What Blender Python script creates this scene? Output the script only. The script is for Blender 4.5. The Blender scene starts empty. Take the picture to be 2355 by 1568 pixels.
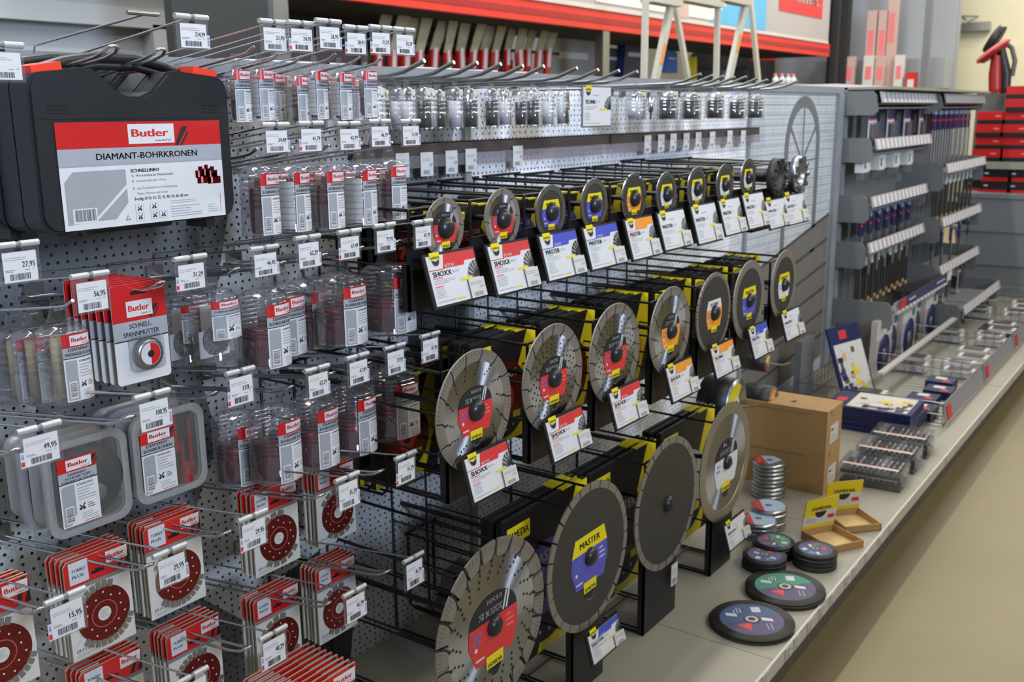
import bpy, math, random
from mathutils import Vector, Matrix
random.seed(7)
S = bpy.context.scene
COL = S.collection
PI = math.pi
# ------------------------------------------------------------------ camera
CAMZ = 1.49
FPX, YAW, PITCH, ROLL = 2299.15, math.radians(54.579), math.radians(-12.871), math.radians(-.575)
Fv = Vector((math.sin(YAW)*math.cos(PITCH), math.cos(YAW)*math.cos(PITCH), math.sin(PITCH)))
_R = Fv.cross(Vector((0, 0, 1))).normalized(); _U = _R.cross(Fv)
Rv = _R*math.cos(ROLL) + _U*math.sin(ROLL); Uv = -_R*math.sin(ROLL) + _U*math.cos(ROLL)
cam = bpy.data.cameras.new('camera'); camo = bpy.data.objects.new('camera', cam); COL.objects.link(camo)
cam.sensor_width = 36; cam.lens = FPX/2355*36; cam.clip_start = .05; cam.clip_end = 100
M3 = Matrix((Rv, Uv, -Fv)).transposed(); camo.matrix_world = Matrix.Translation((0, 0, CAMZ)) @ M3.to_4x4()
cam.dof.use_dof = True; cam.dof.focus_distance = 1.5; cam.dof.aperture_fstop = 8.5
S.camera = camo
def ray(px, py): return Fv + Rv*(px-1177.5)/FPX - Uv*(py-784)/FPX
def at(px, py, Y): r = ray(px, py); return r*(Y/r.y) + Vector((0, 0, CAMZ))      # point of the scene on the upright plane y = Y
def atx(px, py, X): r = ray(px, py); return r*(X/r.x) + Vector((0, 0, CAMZ))
def atz(px, py, Z): r = ray(px, py); return r*((Z-CAMZ)/r.z) + Vector((0, 0, CAMZ))
# ------------------------------------------------------------------ world and lights
W = bpy.data.worlds.new('world'); S.world = W; W.use_nodes = True
_n = W.node_tree; _bg = _n.nodes['Background']; _bg.inputs[1].default_value = .44
_tc = _n.nodes.new('ShaderNodeTexCoord'); _sp = _n.nodes.new('ShaderNodeSeparateXYZ'); _cr = _n.nodes.new('ShaderNodeValToRGB'); _mr = _n.nodes.new('ShaderNodeMapRange')
_n.links.new(_tc.outputs['Generated'], _sp.inputs[0]); _n.links.new(_sp.outputs[2], _mr.inputs[0]); _mr.inputs[1].default_value = -1; _mr.inputs[2].default_value = 1
_n.links.new(_mr.outputs[0], _cr.inputs[0]); _n.links.new(_cr.outputs[0], _bg.inputs[0])
_cr.color_ramp.elements[0].position = .42; _cr.color_ramp.elements[0].color = (.62, .54, .40, 1); _cr.color_ramp.elements[1].position = .60; _cr.color_ramp.elements[1].color = (.80, .85, 1.0, 1)
def area(name, loc, target, size, power, col, sizey=None):
    l = bpy.data.lights.new(name, 'AREA'); l.energy = power; l.color = col; l.size = size
    if sizey: l.shape = 'RECTANGLE'; l.size_y = sizey
    o = bpy.data.objects.new(name, l); COL.objects.link(o); o.location = loc
    d = (Vector(target)-Vector(loc)).normalized()
    if sizey and sizey > 3:
        x_ = Vector((1, 0, 0)).cross(-d).normalized(); o.rotation_euler = Matrix((x_, Vector((1, 0, 0)), -d)).transposed().to_euler()
    else: o.rotation_euler = d.to_track_quat('-Z', 'Y').to_euler()
    return o
area('skylight_window', (-1.5, -7.4, 3.0), (2.0, 1.6, 1.4), 1.5, 1150, (.66, .78, 1.0), 2.99)
area('ceiling_strip_over_run', (3.0, 2.0, 4.8), (3.0, 1.6, 0), .10, 175, (1, .94, .80), 12.0)
area('ceiling_strip_aisle', (5.5, -2.2, 4.6), (5.5, .6, .6), .5, 185, (1, .92, .76), 9.0)
area('ceiling_strip_aisle_far', (11.0, .4, 4.8), (11.0, .5, 0), .5, 60, (1, .94, .82), 5.0)
area('ceiling_lamp_rear', (8.5, 3.4, 4.9), (9.0, 4.7, 1.9), 1.5, 260, (1, .97, .93), 9.0)
area('ceiling_lamp_gate', (1.0, 2.6, 4.4), (1.0, 4.6, 2.4), 1.2, 210, (.9, .95, 1), 3.0)
area('ceiling_lamp_rear_wall', (13.5, 1.2, 5.0), (16, 1.6, 1.8), 1.5, 250, (1, .95, .82), 4.0)
S.view_settings.view_transform = 'Standard'; S.view_settings.look = 'None'; S.view_settings.gamma = 1
S.view_settings.use_curve_mapping = False; S.view_settings.exposure = 0.0
S.cycles.max_bounces = 10; S.cycles.transparent_max_bounces = 24; S.cycles.diffuse_bounces = 3; S.cycles.glossy_bounces = 3
S.cycles.use_denoising = True
S.cycles.caustics_reflective = False; S.cycles.caustics_refractive = False; S.cycles.sample_clamp_indirect = 4
# ------------------------------------------------------------------ materials
def lin(c): return tuple(((v/255)/12.92 if v/255 <= .04045 else ((v/255+.055)/1.055)**2.4) for v in c)
MATS = {}
def pm(name, rgb, rough=.5, metal=0, var=.06, scale=30, spec=.5, aniso=0, coat=0):
    m = bpy.data.materials.new(name); m.use_nodes = True; nt = m.node_tree; b = nt.nodes['Principled BSDF']
    c = lin(rgb); tc = nt.nodes.new('ShaderNodeTexCoord'); n = nt.nodes.new('ShaderNodeTexNoise'); n.inputs['Scale'].default_value = scale
    nt.links.new(tc.outputs['Object'], n.inputs['Vector'])
    r = nt.nodes.new('ShaderNodeMapRange'); r.inputs[3].default_value = 1-var; r.inputs[4].default_value = 1+var
    nt.links.new(n.outputs['Fac'], r.inputs[0])
    mx = nt.nodes.new('ShaderNodeVectorMath'); mx.operation = 'SCALE'; mx.inputs[0].default_value = c
    nt.links.new(r.outputs[0], mx.inputs['Scale']); nt.links.new(mx.outputs[0], b.inputs['Base Color'])
    b.inputs['Roughness'].default_value = rough; b.inputs['Metallic'].default_value = metal; b.inputs['Specular IOR Level'].default_value = spec
    if coat: b.inputs['Coat Weight'].default_value = coat; b.inputs['Coat Roughness'].default_value = .08
    if aniso:
        b.inputs['Anisotropic'].default_value = aniso; b.inputs['Anisotropic Rotation'].default_value = 0.0; t = nt.nodes.new('ShaderNodeTangent'); t.direction_type = 'RADIAL'; t.axis = 'Y'
        nt.links.new(t.outputs[0], b.inputs['Tangent'])
    MATS[name] = m; return m
def clear(name, tint=(.93, .93, .95), haze=.05, gloss=.07, rough=.07, milk=(.8, .8, .85)):
    m = bpy.data.materials.new(name); m.use_nodes = True; nt = m.node_tree; nt.nodes.clear()
    o = nt.nodes.new('ShaderNodeOutputMaterial'); t = nt.nodes.new('ShaderNodeBsdfTransparent'); t.inputs[0].default_value = (*tint, 1)
    g = nt.nodes.new('ShaderNodeBsdfGlossy'); g.inputs['Roughness'].default_value = rough
    d = nt.nodes.new('ShaderNodeBsdfDiffuse'); d.inputs[0].default_value = (*milk, 1)
    n = nt.nodes.new('ShaderNodeTexNoise'); n.inputs['Scale'].default_value = 12
    mr = nt.nodes.new('ShaderNodeMapRange'); mr.inputs[3].default_value = haze*.8; mr.inputs[4].default_value = haze*1.2
    nt.links.new(n.outputs['Fac'], mr.inputs[0])
    m1 = nt.nodes.new('ShaderNodeMixShader'); nt.links.new(mr.outputs[0], m1.inputs[0]); nt.links.new(t.outputs[0], m1.inputs[1]); nt.links.new(d.outputs[0], m1.inputs[2])
    lw = nt.nodes.new('ShaderNodeLayerWeight'); lw.inputs[0].default_value = .25
    ad = nt.nodes.new('ShaderNodeMath'); ad.operation = 'MULTIPLY_ADD'; ad.inputs[1].default_value = .45; ad.inputs[2].default_value = gloss
    nt.links.new(lw.outputs['Facing'], ad.inputs[0])
    m2 = nt.nodes.new('ShaderNodeMixShader'); nt.links.new(ad.outputs[0], m2.inputs[0]); nt.links.new(m1.outputs[0], m2.inputs[1]); nt.links.new(g.outputs[0], m2.inputs[2])
    nt.links.new(m2.outputs[0], o.inputs[0]); MATS[name] = m; return m
pm('white', (208, 208, 208), .45); pm('paper', (200, 198, 190), .7); pm('red', (190, 28, 30), .35, coat=.3); pm('redtext', (196, 30, 34), .5)
pm('black', (22, 22, 24), .45); pm('blackwire', (14, 14, 15), .35); pm('ink', (28, 28, 32), .6); pm('grey', (150, 152, 156), .5); pm('band', (156, 160, 166), .45)
pm('midgrey', (120, 122, 124), .5); pm('lightgrey', (198, 200, 204), .5); pm('faint', (150, 152, 156), .6); pm('pink', (222, 120, 120), .5)
pm('case', (27, 29, 33), .42, var=.12, scale=90); pm('latch', (235, 60, 36), .4); pm('chrome', (200, 203, 205), .22, 1); pm('zinc', (170, 173, 172), .3, 1, var=.1)
pm('burgundy', (100, 14, 22), .22, .7); pm('brick_red', (112, 34, 30), .32, .5, var=.1); pm('steel', (168, 169, 170), .42, 1, aniso=1.0, var=.03); pm('segment', (142, 136, 126), .5, .6)
pm('blade_black', (56, 54, 49), .55, .2, var=.15, scale=60); pm('blade_grey', (95, 94, 88), .5, .4); pm('yellow', (220, 202, 22), .45); pm('blue', (60, 74, 178), .45)
pm('violet', (84, 80, 172), .45); pm('orange', (226, 142, 36), .45); pm('label_red', (202, 50, 50), .45); pm('hub', (38, 39, 41), .3, spec=.4)
pm('shelf', (148, 144, 130), .42, var=.03, scale=4); pm('frame_grey', (140, 143, 146), .45); pm('bracket', (108, 111, 112), .5); pm('dark', (34, 33, 32), .8); pm('plinth', (70, 68, 62), .6)
pm('brown', (72, 62, 60), .5); pm('carton', (170, 134, 84), .75, var=.05, scale=8); pm('carton_in', (206, 176, 124), .8); pm('beam_red', (204, 44, 30), .4, var=.12, scale=3)
pm('banner', (160, 154, 150), .7, var=.04, scale=2); pm('poster', (214, 208, 196), .6); pm('sky_blue', (84, 160, 196), .6, var=.12, scale=3); pm('teal', (20, 140, 145), .4)
pm('cream', (205, 198, 168), .8, var=.02, scale=2); pm('wall_grey', (150, 154, 158), .7, var=.03, scale=1); pm('dark_panel', (38, 40, 40), .7); pm('alu', (206, 203, 190), .42, .35); pm('bay_back', (112, 96, 92), .8)
pm('saw_sleeve', (170, 160, 130), .7, var=.12); pm('navy', (22, 32, 78), .4); pm('green', (40, 130, 100), .45); pm('purple', (66, 58, 98), .4); pm('print_blue', (44, 74, 122), .4); pm('crate', (122, 127, 130), .5); pm('rail_strip', (192, 186, 180), .4); pm('rail_white', (226, 222, 222), .4)
pm('strip_clear', (178, 170, 168), .35); pm('pink_box', (190, 160, 150), .6); pm('tan', (206, 160, 110), .7); pm('dark_red', (150, 26, 26), .4); pm('ladder_orange', (226, 140, 30), .5); pm('silverlid', (170, 170, 166), .25, .8)
pm('clip', (188, 190, 190), .3, .35); pm('plank', (112, 108, 100), .6, var=.2, scale=12); pm('plank_dark', (72, 69, 63), .6, var=.2, scale=12); pm('disc_dark', (46, 48, 52), .5); pm('steelcup', (150, 152, 156), .3, .9); pm('pale_blue', (160, 184, 206), .4); pm('skyc', (60, 110, 190), .5)
clear('clear', (.93, .93, .95), .045, .09, .05); clear('holder', (.95, .95, .97), .03, .08, .12); clear('milky', (.74, .75, .76), .30, .05, .3, (.60, .61, .62)); clear('milky_lid', (.80, .80, .82), .09, .06, .2, (.5, .52, .55)); clear('blister', (.96, .96, .96), .02, .06)
clear('flap', (.86, .82, .85), .10, .03, .2)

def mural(name, seed, kind):
    """perforated steel panel with a greyscale photo print; the perforation is a grid of dark round holes"""
    m = bpy.data.materials.new(name); m.use_nodes = True; nt = m.node_tree; b = nt.nodes['Principled BSDF']; L = nt.links
    N = nt.nodes.new
    tc = N('ShaderNodeTexCoord'); sp = N('ShaderNodeSeparateXYZ'); L.new(tc.outputs['Object'], sp.inputs[0])
    def math_(op, a, b_=None, c=None):
        n = N('ShaderNodeMath'); n.operation = op
        for i, v in enumerate((a, b_, c)):
            if v is None: continue
            if hasattr(v, 'is_output'): L.new(v, n.inputs[i])
            else: n.inputs[i].default_value = v
        return n.outputs[0]
    def holes(px, oz):
        fx = math_('SUBTRACT', math_('FRACT', math_('DIVIDE', math_('ADD', sp.outputs[0], 50.0), px)), .5)
        fz = math_('SUBTRACT', math_('FRACT', math_('DIVIDE', math_('ADD', sp.outputs[2], 50.0+oz), .0288)), .5)
        dx = math_('MULTIPLY', fx, px); dz = math_('MULTIPLY', fz, .0288)
        d = math_('SQRT', math_('ADD', math_('MULTIPLY', dx, dx), math_('MULTIPLY', dz, dz)))
        return math_('LESS_THAN', d, .0029)
    h = math_('MAXIMUM', holes(.0176, 0), holes(.0282, .0144))
    mp = N('ShaderNodeMapping'); mp.inputs['Scale'].default_value = (1.3, 1, .75); mp.inputs['Rotation'].default_value = (0, .5, 0); mp.inputs['Location'].default_value = (seed, 0, seed*.7)
    L.new(tc.outputs['Object'], mp.inputs[0])
    vo = N('ShaderNodeTexVoronoi'); vo.inputs['Scale'].default_value = 3.4 if kind == 'shards' else 2.2; L.new(mp.outputs[0], vo.inputs['Vector'])
    cr = N('ShaderNodeValToRGB'); L.new(vo.outputs['Color'], cr.inputs[0]); cr.color_ramp.interpolation = 'CONSTANT'
    stops = {'shards': [(0, (.045, .05, .055)), (.2, (.16, .17, .18)), (.36, (.48, .50, .52)), (.66, (.64, .66, .68)), (.84, (.20, .21, .22))],
             'marble': [(0, (.88, .91, .93)), (.3, (.78, .82, .86)), (.5, (.92, .94, .96)), (.8, (.70, .73, .77))],
             'brick': [(0, (.50, .54, .57)), (.5, (.55, .59, .62))]}[kind]
    e = cr.color_ramp.elements
    while len(e) < len(stops): e.new(.5)
    for i, (p, c) in enumerate(stops): e[i].position = p; e[i].color = (*c, 1)
    no = N('ShaderNodeTexNoise'); no.inputs['Scale'].default_value = 5; no.inputs['Detail'].default_value = 8; no.inputs['Roughness'].default_value = .65; L.new(tc.outputs['Object'], no.inputs['Vector'])
    nr = N('ShaderNodeMapRange'); L.new(no.outputs['Fac'], nr.inputs[0]); nr.inputs[1].default_value = .3; nr.inputs[2].default_value = .7; nr.inputs[3].default_value = .72 if kind != 'brick' else .9; nr.inputs[4].default_value = 1.12
    sc = N('ShaderNodeVectorMath'); sc.operation = 'SCALE'; L.new(cr.outputs[0], sc.inputs[0]); L.new(nr.outputs[0], sc.inputs['Scale'])
    outc = sc.outputs[0]
    # fine cracks / courses drawn in the print
    wv = N('ShaderNodeTexVoronoi'); wv.feature = 'DISTANCE_TO_EDGE'; wv.inputs['Scale'].default_value = 9
    dn = N('ShaderNodeVectorMath'); dn.operation = 'MULTIPLY_ADD'; L.new(no.outputs['Color'], dn.inputs[0]); dn.inputs[1].default_value = (.5, .5, .5); L.new(tc.outputs['Object'], dn.inputs[2]); L.new(dn.outputs[0], wv.inputs['Vector'])
    if kind == 'brick':
        br = N('ShaderNodeTexBrick'); br.inputs['Scale'].default_value = 1; br.inputs['Brick Width'].default_value = .22; br.inputs['Row Height'].default_value = .042; br.inputs['Mortar Size'].default_value = .0022
        cm = N('ShaderNodeCombineXYZ'); L.new(sp.outputs[0], cm.inputs[0]); L.new(sp.outputs[2], cm.inputs[1]); L.new(cm.outputs[0], br.inputs['Vector'])
        line = br.outputs['Fac']; amt = .45
    else:
        line = math_('LESS_THAN', wv.outputs['Distance'], .012); amt = .5
    mx = N('ShaderNodeMix'); mx.data_type = 'RGBA'; L.new(math_('MULTIPLY', line, amt), mx.inputs[0]); L.new(outc, mx.inputs[6]); mx.inputs[7].default_value = (.06, .065, .07, 1)
    mh = N('ShaderNodeMix'); mh.data_type = 'RGBA'; L.new(h, mh.inputs[0]); L.new(mx.outputs[2], mh.inputs[6]); mh.inputs[7].default_value = (.004, .004, .005, 1)
    L.new(mh.outputs[2], b.inputs['Base Color']); b.inputs['Roughness'].default_value = .45
    MATS[name] = m
mural('mural_shards', 1.3, 'shards'); mural('mural_marble', 4.1, 'marble'); mural('mural_brick', 2.0, 'brick')
m = pm('daylight', (240, 246, 255), .5); m.node_tree.nodes['Principled BSDF'].inputs['Emission Color'].default_value = (.85, .93, 1, 1); m.node_tree.nodes['Principled BSDF'].inputs['Emission Strength'].default_value = 1.0
def floor_mat():
    m = bpy.data.materials.new('floor_mat'); m.use_nodes = True; nt = m.node_tree; b = nt.nodes['Principled BSDF']
    tc = nt.nodes.new('ShaderNodeTexCoord'); n = nt.nodes.new('ShaderNodeTexNoise'); n.inputs['Scale'].default_value = 2.2; n.inputs['Detail'].default_value = 6
    nt.links.new(tc.outputs['Object'], n.inputs['Vector']); r = nt.nodes.new('ShaderNodeValToRGB'); nt.links.new(n.outputs['Fac'], r.inputs[0])
    r.color_ramp.elements[0].position = .3; r.color_ramp.elements[0].color = (*lin((121, 109, 78)), 1); r.color_ramp.elements[1].position = .75; r.color_ramp.elements[1].color = (*lin((130, 118, 85)), 1)
    nt.links.new(r.outputs[0], b.inputs['Base Color']); b.inputs['Roughness'].default_value = .5; MATS['floor_mat'] = m
floor_mat()
# ------------------------------------------------------------------ mesh builder
TXT = {}
def glyphs(s, bold):
    k = (s, bold)
    if k in TXT: return TXT[k]
    cu = bpy.data.curves.new('t', 'FONT'); cu.body = s; cu.resolution_u = 2; cu.offset = bold; cu.size = 1
    o = bpy.data.objects.new('t', cu); COL.objects.link(o); dg = bpy.context.evaluated_depsgraph_get()
    me = bpy.data.meshes.new_from_object(o.evaluated_get(dg))
    v = [(p.co.x, p.co.y) for p in me.vertices]; f = [tuple(p.vertices) for p in me.polygons]
    x0 = min((p[0] for p in v), default=0); x1 = max((p[0] for p in v), default=1)
    bpy.data.objects.remove(o); bpy.data.meshes.remove(me); bpy.data.curves.remove(cu)
    TXT[k] = ([((a-x0), b) for a, b in v], f, x1-x0); return TXT[k]
class MB:
    curv = None
    def __init__(s): s.v = []; s.f = []; s.m = []; s.s = []; s.mats = []; s.T = lambda u, v, e: (u, -e, v)
    def mi(s, m):
        if m not in s.mats: s.mats.append(m)
        return s.mats.index(m)
    def add(s, vs, fs, mat, smooth=False):
        b = len(s.v); s.v += [tuple(p) for p in vs]; k = s.mi(mat)
        for f in fs: s.f.append(tuple(b+i for i in f)); s.m.append(k); s.s.append(smooth)
    def box(s, c, d, mat, rot=None):
        hx, hy, hz = d[0]/2, d[1]/2, d[2]/2; vs = [Vector((x, y, z)) for x in (-hx, hx) for y in (-hy, hy) for z in (-hz, hz)]
        if rot: vs = [rot @ p for p in vs]
        vs = [p+Vector(c) for p in vs]
        s.add(vs, [(0, 1, 3, 2), (4, 6, 7, 5), (0, 4, 5, 1), (2, 3, 7, 6), (0, 2, 6, 4), (1, 5, 7, 3)], mat)
    def bx(s, x0, x1, y0, y1, z0, z1, mat): s.box(((x0+x1)/2, (y0+y1)/2, (z0+z1)/2), (abs(x1-x0), abs(y1-y0), abs(z1-z0)), mat)
    def tube(s, path, r, mat, n=8, caps=True):
        P = [Vector(p) for p in path]; rings = []
        up = None
        for i, p in enumerate(P):
            d = (P[min(i+1, len(P)-1)]-P[max(i-1, 0)]).normalized()
            if up is None or abs(up.dot(d)) > .95:
                up = Vector((0, 0, 1)) if abs(d.z) < .9 else Vector((1, 0, 0))
            a = d.cross(up).normalized(); b = a.cross(d).normalized(); up = b
            rr = r[i] if isinstance(r, (list, tuple)) else r
            rings.append([p+(a*math.cos(2*PI*k/n)+b*math.sin(2*PI*k/n))*rr for k in range(n)])
        vs = [q for rg in rings for q in rg]; fs = []
        for i in range(len(P)-1):
            for k in range(n): fs.append((i*n+k, i*n+(k+1) % n, (i+1)*n+(k+1) % n, (i+1)*n+k))
        s.add(vs, fs, mat, True)
        if caps: s.add(rings[0], [tuple(range(n))], mat); s.add(rings[-1], [tuple(reversed(range(n)))], mat)
    def lathe(s, prof, mat, axis='z', n=24, c=(0, 0, 0), ex=2, smooth=True, half=None):
        """prof: (radius, height); superellipse section when ex > 2"""
        rings = []; rng = range(n) if half is None else range(n+1)
        for r, h in prof:
            ring = []
            for k in rng:
                a = 2*PI*k/n if half is None else half[0]+(half[1]-half[0])*k/n
                ca, sa = math.cos(a), math.sin(a); q = (abs(ca)**ex+abs(sa)**ex)**(-1/ex)
                x, y = r*q*ca, r*q*sa
                ring.append((c[0]+x, c[1]+y, c[2]+h) if axis == 'z' else (c[0]+x, c[1]+h, c[2]+y))
            rings.append(ring)
        w = len(rings[0]); vs = [p for rg in rings for p in rg]; fs = []
        for i in range(len(rings)-1):
            for k in range(w if half is None else w-1): fs.append((i*w+k, i*w+(k+1) % w, (i+1)*w+(k+1) % w, (i+1)*w+k))
        s.add(vs, fs, mat, smooth)
    def prism(s, pts, y0, y1, mat, side=None):
        """outline in x,z extruded between y0 and y1"""
        n = len(pts); vs = [(x, y0, z) for x, z in pts]+[(x, y1, z) for x, z in pts]
        s.add(vs, [tuple(range(n)), tuple(reversed(range(n, 2*n)))], mat)
        s.add(vs, [(i, i+n, (i+1) % n+n, (i+1) % n) for i in range(n)], side or mat)
    def prismz(s, pts, z0, z1, mat):
        n = len(pts); vs = [(x, y, z0) for x, y in pts]+[(x, y, z1) for x, y in pts]
        s.add(vs, [tuple(range(n)), tuple(reversed(range(n, 2*n)))]+[(i, i+n, (i+1) % n+n, (i+1) % n) for i in range(n)], mat)
    # flat artwork on the label frame T(u, v, lift)
    def q2(s, u0, v0, u1, v1, mat, e=.0003, nu=1):
        if s.curv: nu = max(nu, int(math.ceil(abs(u1-u0)/s.curv)))
        vs = []
        for i in range(nu+1):
            u = u0+(u1-u0)*i/nu; vs += [s.T(u, v0, e), s.T(u, v1, e)]
        s.add(vs, [(2*i, 2*i+2, 2*i+3, 2*i+1) for i in range(nu)], mat, nu > 1)
    def p2(s, pts, mat, e=.0004): s.add([s.T(u, v, e) for u, v in pts], [tuple(range(len(pts)))], mat)
    def text(s, t, u, v, h, mat, e=.0006, al='l', w=None, bold=.012):
        vs, fs, ww = glyphs(t, 0); k = h/.72; kx = k
        if w: kx = w/ww
        off = {'l': 0, 'c': -ww*kx/2, 'r': -ww*kx}[al]
        for q in ((0,) if bold < .005 else (-.018, .018) if bold < .022 else (-.035, 0, .035)): s.add([s.T(u+off+(a+q)*kx, v+b*k, e) for a, b in vs], fs, mat)
    def bars(s, u0, v0, u1, v1, mat='ink', n=16, e=.0006, vert=True, seed=1):
        r = random.Random(seed)
        for i in range(n):
            t = i/n; wd = r.uniform(.25, .75)/n
            if vert: s.q2(u0+(u1-u0)*t, v0, u0+(u1-u0)*(t+wd), v1, mat, e)
            else: s.q2(u0, v0+(v1-v0)*t, u1, v0+(v1-v0)*(t+wd), mat, e)
    def lines(s, u0, v0, u1, v1, n, mat='faint', e=.0006, seed=2):
        r = random.Random(seed); st = (v1-v0)/n
        for i in range(n): s.q2(u0, v0+st*i+st*.3, u0+(u1-u0)*r.uniform(.6, 1), v0+st*i+st*.62, mat, e)
    def build(s, name, parent=None, loc=(0, 0, 0)):
        me = bpy.data.meshes.new(name); me.from_pydata(s.v, [], s.f)
        for m in s.mats: me.materials.append(MATS[m])
        me.polygons.foreach_set('material_index', s.m); me.polygons.foreach_set('use_smooth', s.s); me.update()
        o = bpy.data.objects.new(name, me); COL.objects.link(o); o.location = loc
        if parent: o.parent = parent
        return o
def tag(o, label, cat, group=None):
    o['label'] = label; o['category'] = cat
    if group: o['group'] = group
    elif 'group' in o: del o['group']
    return o
def thing(name, loc, label, cat, group=None, rz=0, rx=0):
    o = bpy.data.objects.new(name, None); COL.objects.link(o); o.empty_display_size = .02; o.location = loc; o.rotation_euler = (rx, 0, rz)
    return tag(o, label, cat, group)
def dup(o, loc, label=None, group=None, rot=None, scale=None):
    def cp(a, p):
        c = a.copy(); COL.objects.link(c); c.parent = p
        for ch in list(a.children): cp(ch, c)
        return c
    c = cp(o, None); c.location = loc
    if rot is not None: c.rotation_euler = rot
    if scale: c.scale = (scale,)*3
    if label: c['label'] = label
    if group: c['group'] = group
    return c
PROTO = {}
def proto(key, fn, loc, label, cat, group, rot=None, scale=None):
    """first use places the thing itself, every later use a copy with its parts"""
    if key not in PROTO:
        o = fn(); PROTO[key] = o; o.location = loc
        if rot is not None: o.rotation_euler = rot
        if scale: o.scale = (scale,)*3
        return tag(o, label, cat, group)
    o = dup(PROTO[key], loc, label, group, rot if rot is not None else (0, 0, 0), scale or 1.0); o['category'] = cat; return o
def E_(name): o = bpy.data.objects.new(name, None); COL.objects.link(o); o.empty_display_size = .02; return o
def struct(o): o['kind'] = 'structure'; return o
ORD = ['first', 'second', 'third', 'fourth', 'fifth', 'sixth', 'seventh', 'eighth', 'ninth', 'tenth', 'eleventh', 'twelfth', 'thirteenth', 'fourteenth', 'fifteenth', 'sixteenth', 'seventeenth', 'eighteenth', 'nineteenth', 'twentieth', 'twenty-first', 'twenty-second', 'twenty-third', 'twenty-fourth', 'twenty-fifth', 'twenty-sixth', 'twenty-seventh', 'twenty-eighth', 'twenty-ninth', 'thirtieth']
# ------------------------------------------------------------------ setting
YW, SH, TOP = 1.6, .194, 1.594
b = MB(); b.bx(-4, 19, -3.5, 9, -.05, 0, 'floor_mat'); struct(b.build('floor'))
b = MB(); b.bx(16.0, 16.2, -3.5, 9, 0, 6, 'cream'); b.bx(15.97, 16.0, 2.2, 2.23, 0, 3.4, 'wall_grey'); struct(b.build('wall_end'))
b = MB(); b.bx(-4, 16, 8.6, 8.8, 0, 6, 'wall_grey')
b.bx(1.0, 2.1, 8.5, 8.6, 2.0, 2.9, 'frame_grey'); struct(b.build('wall_rear'))
b = MB(); b.bx(-5, 12, -3.0, -2.5, 0, 1.85, 'frame_grey'); struct(b.build('wall_light_blocker'))  # added unseen block behind the camera, keeps window light off the lower goods
# ------------------------------------------------------------------ gondola (perforated back panel and base shelf)
def gondola():
    g = thing('display_gondola', (0, YW, 0), 'long grey perforated back panel with printed mural above a deep base shelf', 'shelving')
    def pan(x0, x1, mat, label):
        b = MB(); b.bx(x0, x1, 0, .02, SH, TOP-.03, mat); o = b.build('back_panel', g); o['label'] = label; return b, o
    pan(-1.0, 2.05, 'mural_shards', 'perforated panel with dark angular grey print'); pan(2.053, 2.735, 'mural_marble', 'perforated panel with pale cracked print'); pan(2.738, 3.9, 'mural_marble', 'perforated panel with streaked pale print')
    # the brick wall print with its arched window and timber planks
    b = MB(); b.bx(3.903, 5.02, 0, .02, SH, TOP-.03, 'mural_brick'); b.T = lambda u, v, e: (u, -e, v)
    cx, zb, zs, hw = 4.55, .62, 1.32, .23
    arch = [(cx-hw, .75), (cx-hw, zs)]+[(cx-hw*math.cos(t*PI/16), zs+.23*math.sin(t*PI/16)) for t in range(1, 16)]+[(cx+hw, zs), (cx+hw, .75)]
    inn = [(cx-hw+.05, .75), (cx-hw+.05, zs)]+[(cx-(hw-.05)*math.cos(t*PI/16), zs+.18*math.sin(t*PI/16)) for t in range(1, 16)]+[(cx+hw-.05, zs), (cx+hw-.05, .75)]
    for i in range(len(arch)-1): b.p2([arch[i], arch[i+1], inn[i+1], inn[i]], 'bracket', .0008)
    def ln(p, q, w=.008, m='bracket'):
        d = Vector((q[0]-p[0], q[1]-p[1])).normalized(); n = Vector((-d.y, d.x))*w
        b.p2([(p[0]+n.x, p[1]+n.y), (q[0]+n.x, q[1]+n.y), (q[0]-n.x, q[1]-n.y), (p[0]-n.x, p[1]-n.y)], m, .001)
    ln((cx, 1.26), (cx, 1.52)); ln((cx, 1.26), (cx-.17, 1.42)); ln((cx, 1.26), (cx+.17, 1.42)); ln((cx-.2, 1.255), (cx+.2, 1.265), .004)
    for i in range(6):
        z0, z1 = .20+i*.100, .26+i*.122; b.p2([(3.92, z0), (4.98, z1), (4.98, z1+.112), (3.92, z0+.092)], 'plank', .0006); b.p2([(3.92, z0+.088), (4.98, z1+.106), (4.98, z1+.122), (3.92, z0+.100)], 'plank_dark', .0008)
    o = b.build('back_panel', g); o['label'] = 'perforated panel printed with brick wall and arched window'
    for x in (2.05, 3.9, 5.03):
        b = MB(); b.bx(x-.012, x+.012, -.012, .03, 0, TOP, 'frame_grey'); b.build('upright_post', g)
    b = MB(); b.bx(-1, 5.06, -.015, .035, TOP-.03, TOP, 'frame_grey'); b.bx(-1, 5.06, 0, .5, TOP-.012, TOP-.004, 'shelf'); b.build('top_rail', g)
    b = MB(); b.bx(4.985, 5.06, -.02, .02, SH, TOP-.03, 'frame_grey'); b.build('end_post', g)
    FR = -.845
    for i, (x0, x1) in enumerate(((-1, .75), (.752, 2.14), (2.142, 3.0), (3.002, 3.9), (3.902, 5.085))):
        b = MB(); b.bx(x0, x1, FR, .0, SH-.03, SH, 'shelf'); b.build('base_shelf', g)
    b = MB(); b.bx(-1, 5.085, FR+.06, FR+.075, 0, SH-.03, 'plinth'); b.build('kick_plate', g)
    b = MB(); b.bx(-1, 5.085, FR-.006, FR, SH-.035, SH+.004, 'rail_strip'); b.bx(-1, 5.085, FR-.008, FR-.004, SH-.07, SH-.035, 'plinth')
    T = lambda u, v, e: (u, FR-.006-e, v)
    b.T = T; r = random.Random(3); x = .8
    b.build('price_rail', g)
    g2 = []
    return g
gon = gondola()
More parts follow.
